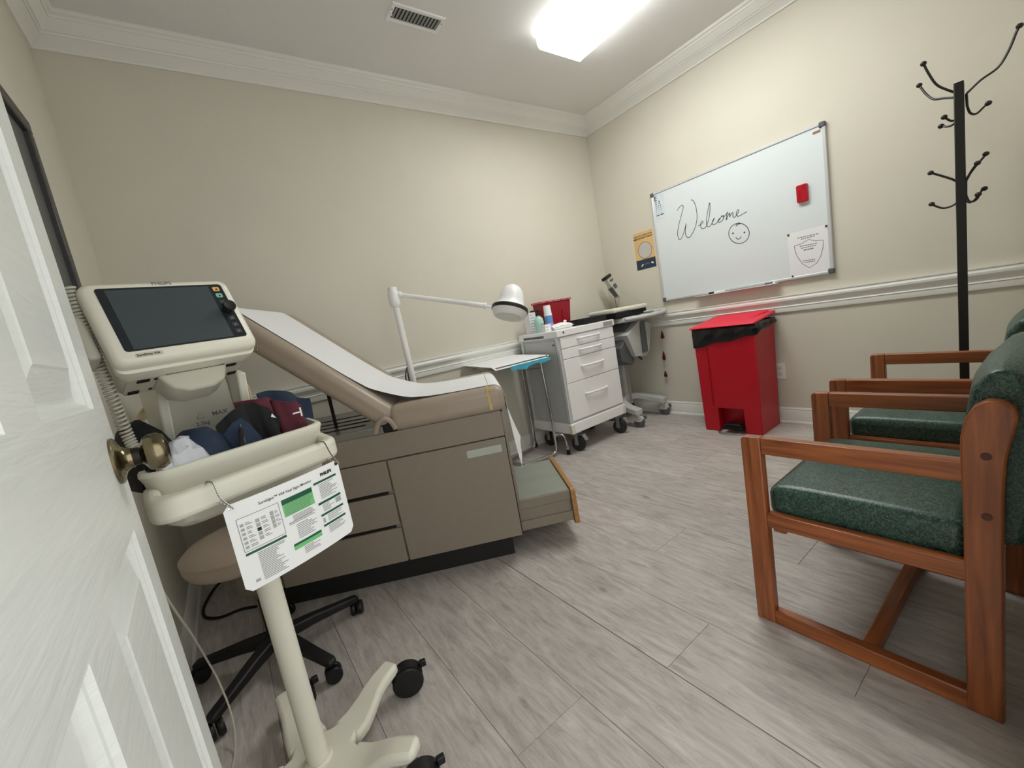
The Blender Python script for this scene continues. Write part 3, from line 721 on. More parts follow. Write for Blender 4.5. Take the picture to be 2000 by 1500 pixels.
for x, y, m_ in ((.0985, .0555, M_amber), (.0985, .0390, M_teal), (.0985, .0225, M_btn), (.0995, -.0195, M_btn), (.0995, -.036, M_btn), (.0995, -.0525, M_btn)):
    b_ = put('button', MB().prism(rrect(x-.0062, x+.0062, y-.0052, y+.0052, .002, 3), 'z', .0013, .0024).tf(ML), m_, mon, smooth=0)
    put('symbol', MB().prism([(x-.003, y-.0025), (x+.003, y-.0025), (x+.001, y+.0025)], 'z', .0023, .0026).tf(ML), M_inkd if m_ != M_btn else M_inkg, b_, smooth=0)
put('knob', MB().lathe([(.0095, 0), (.0095, .010), (.0125, .012), (.013, .020), (.0115, .0225), (.006, .0215), (0, .021)], 22, (.0985, .0015, .001)).tf(ML), M_black, mon)
o_ = (0, 0, 0); rx, uy = (1, 0, 0), (0, 1, 0)
put('lettering', text_mb('PHILIPS', .0105, (-.010, .0728, .0), rx, uy, .0003, h=.0009).tf(ML), M_inkg, mon, smooth=0)
put('model_plate', MB().prism(rrect(-.088, -.046, -.0815, -.0725, .0025), 'z', .0006, .0013).tf(ML), M_cream2, mon, smooth=0)
put('model_lettering', text_mb('SureSigns VS4', .0062, (-.086, -.0790, .0), rx, uy, .0002, h=.0016).tf(ML), M_inkd, mon, smooth=0)
for x in (-.085, .095): put('foot', MB().box(x-.009, x+.009, -.1015, -.098, -.116, -.104).tf(ML), M_blackm, mon, bevel=.002)
for x in (-.075, .082): put('socket', MB().box(x-.010, x+.010, -.1005, -.0983, -.070, -.060).tf(ML), M_blackm, mon)
for x, z in ((-.055, -.066), (-.058, -.108), (.062, -.055)): put('screw', MB().lathe([(.0035, 0), (.0035, .0012), (0, .0014)], 10, (x, -.0985, z), (0, -1, 0)).tf(ML), M_blackm, mon)
for k in range(24): put('vent_slit', MB().box(-.040+k*.0042, -.0382+k*.0042, -.1002, -.0985, -.062+.0000*k, -.054).tf(ML), M_blackm, mon)
put('mount_arch', MB().prism([(-.045, -.100), (-.030, -.1335), (-.004, -.146), (.040, -.146), (.066, -.134), (.082, -.100)][::-1], 'z', -.118, -.054).tf(ML @ Matrix.Translation((-.01, .004, 0))), M_cream2, stand, bevel=.006)
put('probe_holder', MB().box(-.143, -.122, -.055, .078, -.085, -.030).tf(ML), M_cream2, mon, bevel=.006)
put('caution_lettering', text_mb('MAX', .0145, (.030, .125, .975), Vector((.92, -.25, 0)), Vector((0, -.12, 1)), .0002, h=.026), M_greyd, stand, smooth=0)
put('caution_figures', text_mb('2.5kg', .0125, (-.004, .133, .959), Vector((.92, -.25, 0)), Vector((0, -.12, 1)), .0002, h=.026), M_greyd, stand, smooth=0)
tri = MB(); tri.ribbon([(-.004, .972), (.011, .972), (.0035, .987), (-.004, .972)], .0014, (0, 0, 0), (1, 0, 0), (0, 0, 1)); 
tri.tf(Matrix.Translation((0, .112, 0)))
put('caution_triangle', tri, M_greyd, stand, smooth=0)
# coiled thermometer cord and looped cables
coil = [stI @ Vector(p) for p in ((-.1805, 1.0757, 1.2656), (-.1792, 1.073, 1.2205), (-.175, 1.0687, 1.1771), (-.1738, 1.0723, 1.132), (-.1718, 1.0814, 1.0865), (-.1713, 1.0963, 1.0331), (-.1698, 1.1044, .9796), (-.1637, 1.0994, .9399))]
ctr = spline(coil, 40); pts = []
for i, p in enumerate(ctr):
    a = 2*PI*i/len(ctr)*46
    for_k = 1
    pts.append(p)
hel = []; turns = 46; n = turns*9
for i in range(n+1):
    t_ = i/n*(len(ctr)-1); k = min(int(t_), len(ctr)-2); p = ctr[k].lerp(ctr[k+1], t_-k); tg = (ctr[k+1]-ctr[k]).normalized()
    nx_ = tg.cross(Vector((0, 1, 0))).normalized(); ny_ = tg.cross(nx_); a = 2*PI*turns*i/n
    hel.append(p+nx_*.0085*math.cos(a)+ny_*.0085*math.sin(a))
put('coiled_cord', MB().tube(hel, .0026, 5), M_cream2, stand, smooth=60)
for k in range(3):
    o2 = k*.012
    put('cable', MB().tube(spline([(.085, .16, 1.075), (.125+o2, .19, 1.06-o2), (.148+o2*.6, .20, 1.0), (.135+o2*.6, .20, .95-o2), (.10, .20, .90)], 6), .0034, 8), M_beige, stand)
    put('cable', MB().tube(spline([(-.03, .20, 1.04-o2), (-.075-o2*.5, .21, 1.01-o2), (-.088-o2*.4, .215, .97-o2), (-.075, .215, .93-o2), (-.04, .21, .90)], 6), .0034, 8), M_beige, stand)

# ---- cuffs and bag in the basket
def local_thing(name, label, cat, group=None):
    o = thing(name, label, cat, PL, ST, group); return o
def cuff(plan, z0, zt, th, mat, par, name, wob=.006, lean=0.0):
    P = spline([(x, y, 0) for x, y in plan], 6); g = []
    for j in range(6):
        s = j/5; g.append([(p.x+lean*s*.5+.003*math.sin(i*.9+j), p.y+.004*math.sin(i*.6+j*1.3)+lean*s, z0+(zt(i/(len(P)-1))-z0)*s) for i, p in enumerate(P)])
    return put(name, MB().sheet(g, th), mat, par, smooth=70)
t = local_thing('blood_pressure_cuff', 'maroon blood pressure cuff with white T mark in the cream basket', 'cuff')
c1 = cuff([(.050, .035), (.085, .010), (.115, .018), (.128, .036), (.135, .012), (.165, .004), (.195, .018)], .82, lambda s: .995+.012*math.sin(s*3)-.045*s, .004, M_maroon, t, 'maroon_cloth')
put('white_mark', MB().box(.155, .176, -.0055, -.0035, .934, .9375).box(.1745, .1785, -.0055, -.0035, .924, .947), M_paper, c1)
t = local_thing('blood_pressure_cuff', 'black-lined blood pressure cuff folded upright in the cream basket', 'cuff')
c1 = cuff([(-.012, .000), (.012, -.016), (.045, -.004), (.075, .006), (.100, -.006), (.118, .004)], .82, lambda s: .955+.055*math.sin(min(1, s*1.5)*1.6)-.07*s*s, .005, M_blackn, t, 'black_cloth')
put('navy_cover', MB().sheet([[(x-.001, y-.007-.004*math.sin(k*.8), .83+(zt-.83)*k/5) for x, y, zt in ((-.010, -.002, .930), (.010, -.018, .955), (.030, -.016, .962), (.048, -.008, .940), (.066, -.004, .905))] for k in range(6)], .003), M_navy, c1, smooth=70)
put('hook_strip', MB().box(.021, .0225, -.0305, -.0295, .87, .95), M_inkg, c1)
put('white_tag', MB()._add([(.098, -.0125, .944), (.110, -.0115, .938), (.102, -.0125, .952)], [(0, 1, 2)]), M_paper, c1)
t = local_thing('blood_pressure_cuff', 'large navy blood pressure cuff at the end of the cream basket', 'cuff')
cuff([(.120, .070), (.165, .062), (.210, .072), (.245, .060)], .83, lambda s: 1.0-.035*s+.01*math.sin(s*5), .006, M_navy, t, 'navy_cloth', lean=.02)
t = local_thing('blood_pressure_cuff', 'navy blood pressure cuff curled over in the middle of the basket', 'cuff')
g = []
for j in range(7):
    y = -.030+j*.019; k = 1-((j-3)/3)**2*.25; k = k if j else -.75
    g.append([(-.100, y, .835), (-.095, y, .86+.03*k), (-.080, y, .895+.035*k), (-.055, y, .915+.042*k), (-.028, y, .915+.040*k), (-.008, y, .895+.035*k), (.004, y-.004, .86+.02*k), (.012, y-.006, .835)])
c1 = put('navy_cloth', MB().sheet(g, .005), M_navy, t, smooth=70)
put('air_hose', MB().tube(spline([(-.008, -.038, .86), (.002, -.052, .90), (.010, -.050, .930), (.016, -.042, .940)], 5), .005, 8), M_blackn, t)
put('hose_fitting', MB().ball((.016, -.043, .940), .004), M_chrome, t)
t = local_thing('cuff_pouch', 'black fabric pouch stuffed in the basket beside the door knob', 'pouch')
g = []
for j in range(6):
    y = .03+j*.026; k = 1-((j-2.5)/2.5)**2*.35; k = k if j else -1.2
    g.append([(-.150, y, .86), (-.146, y, .92+.03*k), (-.134, y, .955+.034*k), (-.115, y, .962+.036*k), (-.095, y, .94+.034*k), (-.078, y, .905+.03*k), (-.070, y, .86)])
put('black_cloth', MB().sheet(g, .005), M_blackn, t, smooth=70)
t = local_thing('plastic_bag', 'crumpled clear plastic bag with grey box in the basket corner', 'bag')
rnd = random.Random(3); g = []
for j in range(9):
    row = []
    for i in range(11):
        s, q = i/10, j/8
        z = .884+.070*math.sin(PI*min(1, max(0, s)))**.6*math.sin(PI*q)**.5+rnd.uniform(-.008, .010)
        row.append((-.140+.092*s+rnd.uniform(-.004, .004)+.01*q, -.050+.085*q+rnd.uniform(-.004, .004), z))
    g.append(row)
put('film', MB().sheet(g, .0006), M_plastic, t, smooth=0)
put('contents', MB().box(-.128, -.072, -.022, .028, .855, .920).tf(Matrix.Rotation(R(8), 4, 'Z')), pm('pale_grey_box', (170, 174, 184), .5, var=.12, scale=90, stretch=(1, 1, .05)), t, bevel=.004)

# ---- quick reference card on ball chains
t = thing('reference_card', 'laminated white and green instruction card hanging from the basket handle', 'card', PL, ST)
CW, CHt = .232, .168
cardM = Matrix.Translation((-.003, -.222, .752)) @ Matrix(((1, 0, 0, 0), (0, 0, -1, 0), (0, 1, 0, 0), (0, 0, 0, 1)))
def cz(x): return .010*(x/.116)**2*-1   # slight curl away from the viewer at the ends
def cardgrid(x0, x1, y0, y1, h, n=14):
    return [[(x0+(x1-x0)*i/n, y, cz(x0+(x1-x0)*i/n)+h) for y in (y0, y1)] for i in range(n+1)]
poly = rrect(-CW/2, CW/2, -CHt/2, CHt/2, .010, 5)
cm = MB(); N_ = 24
gx = []
for i in range(N_+1):
    x = -CW/2+CW*i/N_; e_ = min(x+CW/2, CW/2-x); cut = 0 if e_ >= .010 else .010-math.sqrt(max(0, .010**2-(.010-e_)**2))
    gx.append([(x, -CHt/2+cut, cz(x)), (x, CHt/2-cut, cz(x))])
card = put('laminate', MB().sheet(gx, .0010).tf(cardM), M_paper, t, smooth=60)
def strip(mb, x0, x1, y0, y1, h=.0005):
    n = max(1, int(abs(x1-x0)/.02))
    if isinstance(mb, Piece): return put(mb.nm, MB().sheet(cardgrid(x0, x1, y0, y1, h, n)).tf(cardM), mb.m_, card, smooth=0)
    return mb.sheet(cardgrid(x0, x1, y0, y1, h, n))
def card_text(body, size, x, y, bold):
    m_ = text_mb(body, size, (x, y, 0), (1, 0, 0), (0, 1, 0), bold, h=.0012); m_.v = [(p[0], p[1], p[2]+cz(p[0])) for p in m_.v]; return m_.tf(cardM)
put('title', card_text('SureSigns™ VS4 Vital Signs Monitor', .0072, -.062, .0640, .00005), M_inkd, card, smooth=0)
put('brand_lettering', card_text('PHILIPS', .0088, .0655, .0655, .0005), M_inkd, card, smooth=0)
tx = MB(); bx_ = MB(); gy = MB()
class Piece:
    def __init__(s, nm, m_): s.nm, s.m_ = nm, m_
gd = Piece('green_heading', M_green); gl = Piece('green_panel', M_greenl)
strip(gd, -.024, .040, .0435, .0535); strip(gl, -.024, .040, .0185, .0435)
strip(gd, .046, .103, .053, .0575); strip(gd, .046, .103, .0085, .0135); strip(gd, .046, .103, -.0165, -.012); strip(gd, .046, .103, -.0395, -.035)
strip(gd, -.102, -.030, -.018, -.0135); strip(gd, -.022, .038, -.0445, -.040); strip(gl, -.022, .038, -.0525, -.0445)
for y in (.0415, .0375, .0335, .0295, .0255, .0215): strip(tx, -.021, .030+(.006 if y > .03 else 0), y-.0009, y+.0002, .0009)
rnd = random.Random(5)
def lines(x0, x1, y0, y1, step, mb=tx):
    y = y1
    while y > y0:
        strip(mb, x0, x0+(x1-x0)*rnd.uniform(.55, 1), y-.0011, y, .0006); y -= step
lines(-.010, .038, .006, .0150, .0030); lines(-.020, .036, -.002, .004, .003); lines(-.008, .036, -.036, -.005, .0035)
lines(.056, .102, .018, .050, .0033); lines(.054, .084, -.009, .006, .0032); lines(.060, .098, -.032, -.019, .0036); lines(.056, .100, -.058, -.042, .0034)
lines(-.084, -.034, -.074, -.021, .0031); lines(-.004, .032, -.068, -.055, .0032)
for (a, b, c_, d_) in ((-.102, -.030, -.010, .053),):
    for y in (c_, d_): strip(bx_, a, b, y-.0003, y+.0003, .0007)
    for x in (a, b): strip(bx_, x-.0003, x+.0003, c_, d_, .0007)
for k in range(6): strip(gy, -.099, -.093, .037-k*.0085, .042-k*.0085, .0007); lines(-.090, -.078, .0375-k*.0085, .0415-k*.0085, .003)
for k in range(5): strip(gy if k != 2 else bx_, -.074, -.067, .034-k*.0085, .0405-k*.0085, .0007); lines(-.064, -.052, .0355-k*.0085, .0400-k*.0085, .003)
for k in range(4): strip(gy, -.048, -.042, .035-k*.0085, .0425-k*.0085, .0007); lines(-.040, -.032, .037-k*.0085, .0405-k*.0085, .003)
strip(gy, .087, .101, -.004, .007, .0008); strip(gy, .048, .053, -.031, -.021, .0008); strip(gy, -.098, -.090, -.072, -.067, .0008)
for mb, m_, nm in ((tx, M_inkg, 'small_print'), (bx_, M_inkd, 'print_outlines'), (gy, pm('pale_grey_print', (165, 166, 165), .6), 'icons')): put(nm, mb.tf(cardM), m_, card, smooth=0)['kind'] = 'stuff'
for x, xs_ in ((-.107, -.112), (.107, .108)):
    ch = MB()
    loopp = spline([(x, -.2245, .831), (xs_-.002, -.205, .852), (xs_-.001, -.191, .876), (xs_, -.176, .8785), (xs_+.002, -.150, .874), (xs_+.003, -.142, .846), (x+.001, -.222, .830)], 9)
    for p in loopp: ch.ball(p, .0019, seg=6, rings=4)
    ch.tube(loopp, .0006, 4)
    put('ball_chain', ch, M_chrome, t)
    put('grommet', MB().lathe([(.0022, 0), (.0045, 0), (.0045, .0016), (.0022, .0018)], 12, (x, -.2215+.0095, .829), (0, -1, 0)), M_chrome, card)

# ---- stool
t = thing('rolling_stool', 'round taupe rolling stool with black five-star base beside exam table', 'stool', (-.042, 1.712, 0))
put('seat', MB().lathe([(0, .432), (.170, .432), (.190, .440), (.199, .455), (.201, .482), (.199, .490), (.203, .492), (.199, .496), (.185, .508), (.14, .516), (0, .519)], 40), M_taupev, t)
put('seat_plate', MB().lathe([(0, .415), (.06, .415), (.09, .432), (0, .432)], 20), M_blackm, t)
put('column', MB().lathe([(0, .085), (.030, .085), (.028, .26), (.019, .262), (.019, .415), (0, .415)], 18), M_black, t)
put('hub', MB().lathe([(0, .072), (.050, .075), (.050, .11), (.036, .125), (0, .125)], 20), M_black, t)
for l in (8, 80, 152, 224, 296):
    a = R(l); v = []; f = []; pr = [(.03, .118, .024, .042), (.12, .108, .020, .036), (.21, .092, .018, .030), (.285, .080, .017, .026), (.298, .074, .013, .016)]
    for r_, zt, hw, th in pr:
        for sx, zz in ((-1, zt), (1, zt), (1, zt-th), (-1, zt-th)): v.append((r_*math.cos(a)-sx*hw*math.sin(a), r_*math.sin(a)+sx*hw*math.cos(a), zz))
    for i in range(len(pr)-1):
        for k in range(4): f.append((i*4+k, i*4+(k+1) % 4, (i+1)*4+(k+1) % 4, (i+1)*4+k))
    f += [(0, 1, 2, 3), tuple(len(pr)*4-4+k for k in range(4))[::-1]]
    lg = put('leg', MB()._add(v, f), M_black, t, bevel=.006)
    put('caster', caster_mb((.285*math.cos(a), .285*math.sin(a), .027), .027, .020, a+R(60)), M_black, lg)

# ================================================================ chrome instrument tray stand
t = thing('tray_stand', 'chrome instrument stand with a tray between exam table and drawer cart', 'tray stand', (1.962, 2.53, 0))
for s_, y in ((-1, -.135), (1, .135)):
    yy = y
    put('frame_leg', MB().tube(spline([(-.30, y*.72, .018), (-.12, y*.93, .022), (-.03, y, .028), (-.004, y, .055), (.0, y, .12), (.0, y, .40), (-.005, y*.93, .70), (-.006, y*.9, .765)], 5), .0112, 12), M_chrome, t)
    put('wheel_arm', MB().tube(spline([(.0, y, .150), (.025, y*1.15, .165), (.048, y*1.38, .15), (.055, y*1.46, .10), (.055, y*1.47, .065)], 5), .0085, 10), M_chrome, t)
    w_ = put('caster', caster_mb((.058, y*1.50, .020), .020, .012, R(40)), M_black, t)
    put('caster_fork', MB().box(.049, .061, y*1.47-.012, y*1.47+.012, .036, .070), M_chrome, w_, bevel=.003)
put('floor_bar', MB().tube([(-.30, -.097, .018), (-.302, .097, .018)], .0095, 12), M_chrome, t)
put('cross_bar', MB().tube([(-.005, -.125, .695), (-.018, 0, .69), (-.005, .125, .695)], .0075, 10), M_chrome, t)
put('tray_rail', MB().tube([(-.006, -.125, .762), (-.43, -.15, .768), (-.43, .15, .785), (-.006, .125, .775)], .007, 8, closed=True), M_chrome, t)
put('clamp_knob', MB().ball((.014, -.195, .778), .017, seg=16, rings=10), M_steel, t)
def tz(x, y): return .787+.020*(y+.21)/.42
tray = MB()
tray.sheet([[(x, y, tz(x, y)) for y in (-.20, 0, .21)] for x in (-.455, -.2, .0)], .006)
put('tray', tray, M_steel, t)
rnd = random.Random(11)
g = []
for i in range(12):
    x = -.475+i*.49/11; row = []
    for j in range(9):
        y = -.228+j*.46/8; z = tz(x, y)+.004+rnd.uniform(-.001, .0015)
        if j == 0: z -= .017; y += .014
        if i == 0: z += .006*j/8
        row.append((x, y, z))
    g.append(row)
pad = put('absorbent_pad', MB().sheet(g, .0012), M_paper, t, label='white absorbent pad with blue backing')
skirt = [[(x, -.2315+.004*math.sin(x*60), z) for z in (.778, .770-.004*math.sin(x*41), .757-.010*math.sin(x*23)**2-(.016 if -.30 < x < -.22 else 0))] for x in [-.36+k*.37/14 for k in range(15)]]
put('blue_edge', MB().sheet(skirt, .001), M_blue, pad, smooth=60)

# ================================================================ drawer cart
CX0, CX1, CY0, CY1 = 2.022, 2.640, 2.250, 2.700
t = thing('drawer_cart', 'white four-drawer medical cart on casters in the corner', 'cart', (CX0, CY0, 0))
cw, cd = CX1-CX0, CY1-CY0
put('body', MB().box(.012, cw-.006, .012, cd, .245, .905), pm('cart_side_grey', (196, 199, 198), .4, var=.01), t)
put('base', MB().box(-.004, cw+.004, -.006, cd+.004, .168, .246), M_white, t, bevel=.005)
for x in (-.006, cw-.030): put('corner_bumper', MB().box(x, x+.036, -.009, .03, .166, .240), M_cream, t, bevel=.006)
tp = put('top', MB().box(-.008, cw+.006, -.010, cd+.006, .905, .955), M_white, t, bevel=.005)
put('side_handle_recess', MB().box(-.0088, -.0075, .14, cd-.06, .912, .930), M_greyd, tp)
put('name_plate', MB().box(cw-.125, cw-.018, -.0115, -.0095, .914, .948), M_silver, tp)
put('lock', MB().lathe([(.008, 0), (.008, .003), (.004, .0035), (0, .003)], 14, (.058, -.010, .934), (0, -1, 0)), M_brass, tp)
for x in (.0, .010): put('corner_post', MB().box(x, x+.012 if x else .010, .004, .03, .246, .905), M_alu, t) if x == 0 else None
put('rear_post', MB().box(0, .012, cd-.03, cd, .246, .905), M_alu, t)
put('side_panel', MB().box(.006, .012, .045, cd-.04, .27, .885), pm('cart_panel_grey', (186, 189, 188), .4, var=.01), t, bevel=.002)
put('side_clip', MB().box(.002, .008, .052, .072, .845, .857), M_greyd, t)
for z0, z1, hz in ((.816, .902, .868), (.735, .812, .782), (.553, .731, .655), (.263, .549, .440)):
    d = put('drawer', MB().box(.026, cw-.006, 0, .02, z0, z1), M_white, t, bevel=.003)
    hx = (.026+cw)/2-.005; pr = [(hx-.118, -.001, hz), (hx-.112, -.016, hz), (hx-.06, -.027, hz), (hx, -.030, hz), (hx+.06, -.027, hz), (hx+.112, -.016, hz), (hx+.118, -.001, hz)]
    put('handle', MB().tube(spline(pr, 4), .0085, 10), M_white, d)
for x, y, br in ((.10, .058, 1), (cw-.04, .044, 1), (.099, cd-.06, 0), (cw-.04, cd-.06, 0)):
    w_ = put('caster', MB().lathe([(0, -.017), (.02, -.017), (.052, -.015), (.058, -.009), (.058, .009), (.052, .015), (.02, .017), (0, .017)], 28, (x, y, .058), (1, .35, 0)), M_rubber, t)
    put('fork', MB().box(x-.026, x-.021, y-.018, y+.018, .050, .160).box(x+.021, x+.026, y-.018, y+.018, .050, .160).box(x-.026, x+.026, y-.024, y+.024, .146, .169), M_galv, w_, bevel=.002)
    if br: put('brake_pedal', MB()._add([(x+.002, y-.045, .135), (x+.036, y-.045, .135), (x+.036, y-.075, .095), (x+.002, y-.075, .095), (x+.002, y-.045, .131), (x+.036, y-.045, .131), (x+.036, y-.075, .091), (x+.002, y-.075, .091)], [(0, 1, 2, 3), (7, 6, 5, 4), (0, 4, 5, 1), (1, 5, 6, 2), (2, 6, 7, 3), (3, 7, 4, 0)]).box(x+.006, x+.03, y-.048, y, .128, .136), M_galv, w_)
# items on the cart
ZT = .9555
t = thing('sharps_box', 'red lidded sharps container at the back of the drawer cart', 'sharps container', (2.335, 2.60, ZT))
put('tub', MB()._add([(-.135, -.045, 0), (.135, -.045, 0), (.135, .045, 0), (-.135, .045, 0), (-.158, -.062, .222), (.158, -.062, .222), (.158, .062, .222), (-.158, .062, .222)], [(3, 2, 1, 0), (4, 5, 6, 7), (0, 1, 5, 4), (1, 2, 6, 5), (2, 3, 7, 6), (3, 0, 4, 7)]), M_redd, t, bevel=.006)
put('rib', MB()._add([(-.012, -.047, .0), (.012, -.047, .0), (.010, -.0575, .15), (-.010, -.0575, .15), (-.012, -.052, 0), (.012, -.052, 0), (.010, -.0625, .15), (-.010, -.0625, .15)], [(0, 1, 2, 3), (7, 6, 5, 4), (0, 4, 5, 1), (1, 5, 6, 2), (2, 6, 7, 3), (3, 7, 4, 0)]).tf(Matrix.Translation((.06, 0, 0))), M_redd, t)
ld = put('lid', MB().box(-.166, .166, -.070, .070, .222, .238), pm('pink_worn_lid', (196, 110, 112), .45, var=.1, scale=25), t, bevel=.004)
for x in (-.11, -.04, .05, .12): put('latch', MB().box(x-.009, x+.009, -.0715, -.069, .226, .234), M_redd, ld)
t = thing('spray_can', 'white-capped aerosol can with blue and lavender label on the drawer cart', 'spray can', (2.180, 2.49, ZT))
put('can_body', MB().lathe([(0, 0), (.030, 0), (.032, .004), (.032, .060), (0, .06)], 24), M_lavender, t)
put('blue_label', MB().lathe([(0, .0601), (.0322, .0601), (.0322, .118), (0, .118)], 24), M_canblue, t)
put('shoulder', MB().lathe([(0, .118), (.032, .118), (.032, .128), (.029, .132), (0, .132)], 24), M_paper, t)
put('cap', MB().lathe([(0, .130), (.0305, .130), (.027, .195), (.025, .199), (0, .200)], 24), M_paper, t)
t = thing('soap_bottle', 'mint green pump bottle with black nozzle on the drawer cart', 'bottle', (2.080, 2.495, ZT))
put('bottle', MB().lathe([(0, 0), (.036, 0), (.038, .005), (.038, .080), (.034, .105), (.022, .122), (.012, .128), (.012, .134), (0, .134)], 26), M_mint, t)
put('label_print', MB().box(-.016, .018, -.0392, -.0375, .060, .064).box(-.016, .022, -.0392, -.0375, .044, .048).box(-.016, .014, -.0392, -.0375, .035, .038), M_inkg, t)
pu = put('pump', MB().lathe([(0, .132), (.016, .132), (.016, .148), (.007, .151), (.007, .166), (0, .166)], 16), M_black, t)
put('nozzle', MB().box(-.062, .022, -.013, .013, .164, .178), M_black, pu, bevel=.004)
for (nm, lb, x, y, dx, dy, dz) in (('carton', 'tall white carton behind the mint pump bottle', 2.098, 2.62, .034, .035, .165), ('carton', 'low white carton beside the mint pump bottle', 2.066, 2.405, .030, .024, .055)):
    tt = thing(nm, lb, 'box', (x, y, ZT))
    b_ = put('card_box', MB().box(-dx, dx, -dy, dy, 0, dz), M_paper, tt, bevel=.001, seg=1)
    pr = MB()
    for k in range(int(dz/.022)): pr.box(-dx*.75, dx*(.1+.4*((k*7) % 3)/2), -dy-.0006, -dy+.0005, .012+k*.022, .0155+k*.022)
    put('print', pr, M_inkg, b_, smooth=0)
t = thing('wipes_pack', 'white soft pack of wipes with flip lid on the drawer cart', 'wipes', (2.205, 2.385, ZT))
g = [[(-.105+.21*i/10, -.032+.075*j/6, .0+.048*(math.sin(PI*min(1, max(0, .06+.88*i/10)))**.35)*(math.sin(PI*(.08+.84*j/6))**.4)+.004*math.sin(i*2.1+j)) for j in range(7)] for i in range(11)]
put('pack', MB().sheet(g, .004), M_paper, t, smooth=70)
put('fill', MB().box(-.096, .096, -.028, .040, 0, .034), M_paper, t, bevel=.01)
put('tissue', MB().ball((.045, .0, .052), .014, 1.1, .8, .9), M_paper, t)
t = thing('black_case', 'flat black case on the drawer cart beside the wipes', 'case', (2.49, 2.42, ZT))
put('shell', MB().box(-.125, .135, -.13, .085, 0, .040), M_blackm, t, bevel=.004)
put('lid', MB().box(-.120, .130, -.125, .080, .0405, .046), M_blackm, t, bevel=.002)

# ================================================================ ECG machine on its own cart
ECX = 2.985
t = thing('machine_cart', 'grey wheeled equipment cart between the drawer cart and the whiteboard wall', 'cart', (ECX, 2.46, 0))
def bent(pts, w0, th, name):
    P = spline(pts, 6); v = []; f = []
    for i, p in enumerate(P):
        tg = (P[min(i+1, len(P)-1)]-P[max(i-1, 0)]); tg.z = 0; tg.normalize(); q = Vector((-tg.y, tg.x, 0))*w0
        for sx, zz in ((-1, 0), (1, 0), (1, -th), (-1, -th)): v.append(p+q*sx*-1+Vector((0, 0, zz)))
    n = len(P)
    for i in range(n-1):
        for k in range(4): f.append((i*4+k, i*4+(k+1) % 4, (i+1)*4+(k+1) % 4, (i+1)*4+k))
    f += [(0, 1, 2, 3), tuple(n*4-4+k for k in range(4))[::-1]]
    return put(name, MB()._add(v, f), M_lgrey, t, bevel=.010, seg=3)
bent([(-.205, -.245, .165), (-.190, -.12, .190), (-.125, .0, .222), (0, .04, .236), (.11, .0, .224), (.170, -.10, .194), (.192, -.225, .170)], .040, .055, 'base_frame')
for x, y in ((-.207, -.222), (.196, -.198), (-.13, .16), (.13, .16)):
    w_ = put('caster', MB().lathe([(0, -.014), (.03, -.014), (.046, -.011), (.048, -.006), (.048, .006), (.046, .011), (.03, .014), (0, .014)], 26, (x+.012, y-.0, .048), (1, .25, 0)), M_greyd, t)
    put('caster_hood', MB().prism(arc(0, 0, .052, 30, 170, 8)+[(-.02, .0), (.02, .0)], 'y', -.019, .019).tf(Matrix.Translation((x+.012, y, .05)) @ Matrix.Rotation(R(-70), 4, 'Z')), M_lgrey, w_, bevel=.004)
    put('caster_stem', MB().tube([(x, y, .09), (x, y, .135)], .020, 14), M_cream2, w_)
    put('brake_tab', MB().box(x+.03, x+.052, y-.05, y-.028, .070, .098), M_greyd, w_, bevel=.004)
put('column', MB().prism(rrect(-.040, .050, .005, .095, .025), 'z', .15, .90), M_lgrey, t)
put('column_cover', MB().prism(rrect(-.014, .024, -.004, .03, .008), 'z', .17, .60), pm('column_silver', (168, 168, 164), .3, metal=.5), t)
ws = put('worktop', MB().prism([(-.235, -.17), (-.16, -.255), (.06, -.30), (.17, -.305), (.215, -.26), (.225, -.10), (.215, .18), (-.235, .18)], 'z', .905, .948), M_lgrey, t, bevel=.012, seg=3)
put('handle', MB().tube(spline([(-.20, -.22, .930), (-.10, -.29, .928), (.06, -.325, .930), (.16, -.345, .936), (.212, -.325, .944), (.218, -.26, .950), (.20, -.20, .952)], 5), .016, 12), M_lgrey, ws)
put('key_pad', MB().box(.03, .11, -.29, -.235, .9475, .951), M_greyd, ws)
put('cup_recess', MB().prism(rrect(-.09, -.03, -.262, -.240, .009), 'z', .9475, .951), M_greyd, ws)
put('cable_bundle', MB().tube(spline([(.20, -.06, .962), (.15, -.18, .966), (.05, -.20, .962), (.12, -.26, .962), (.18, -.20, .960)], 5), .009, 8), M_lgrey, ws)
put('paper_bin', MB().prism([(-.235, .585), (-.10, .53), (-.075, .56), (-.075, .90), (-.12, .90), (-.16, .80), (-.2, .72), (-.235, .70)], 'y', -.16, .10).tf(Matrix.Identity(4)), M_greyd, t, bevel=.006)
put('storage_bin', MB()._add([(-.10, -.20, .60), (.06, -.20, .58), (.06, .0, .58), (-.10, .0, .60), (-.20, -.22, .80), (-.02, -.22, .90), (.17, -.20, .86), (.10, -.20, .62), (-.2, .0, .8), (-.02, .0, .9), (.17, .0, .86), (.10, .0, .62)], [(0, 1, 7, 6, 5, 4), (3, 2, 11, 10, 9, 8), (0, 3, 8, 4), (0, 1, 2, 3), (1, 2, 11, 7), (7, 11, 10, 6), (6, 10, 9, 5), (5, 9, 8, 4)]), M_lgrey, t, bevel=.006)
put('bin_slot', MB().box(-.012, .052, -.223, -.202, .62, .885), M_greyd, t, bevel=.003)
put('bin_hook', MB().tube(spline([(.02, -.12, .60), (.05, -.14, .56), (.075, -.12, .545), (.085, -.08, .57)], 5), .004, 6), M_blackm, t)
put('rear_mast', MB().tube([(.185, .125, .94), (.183, .122, 1.09)], .010, 12), M_lgrey, t)
t = thing('ecg_machine', 'cream ECG machine with black slot resting on the equipment cart', 'medical device', (ECX-.075, 2.405, .9515))
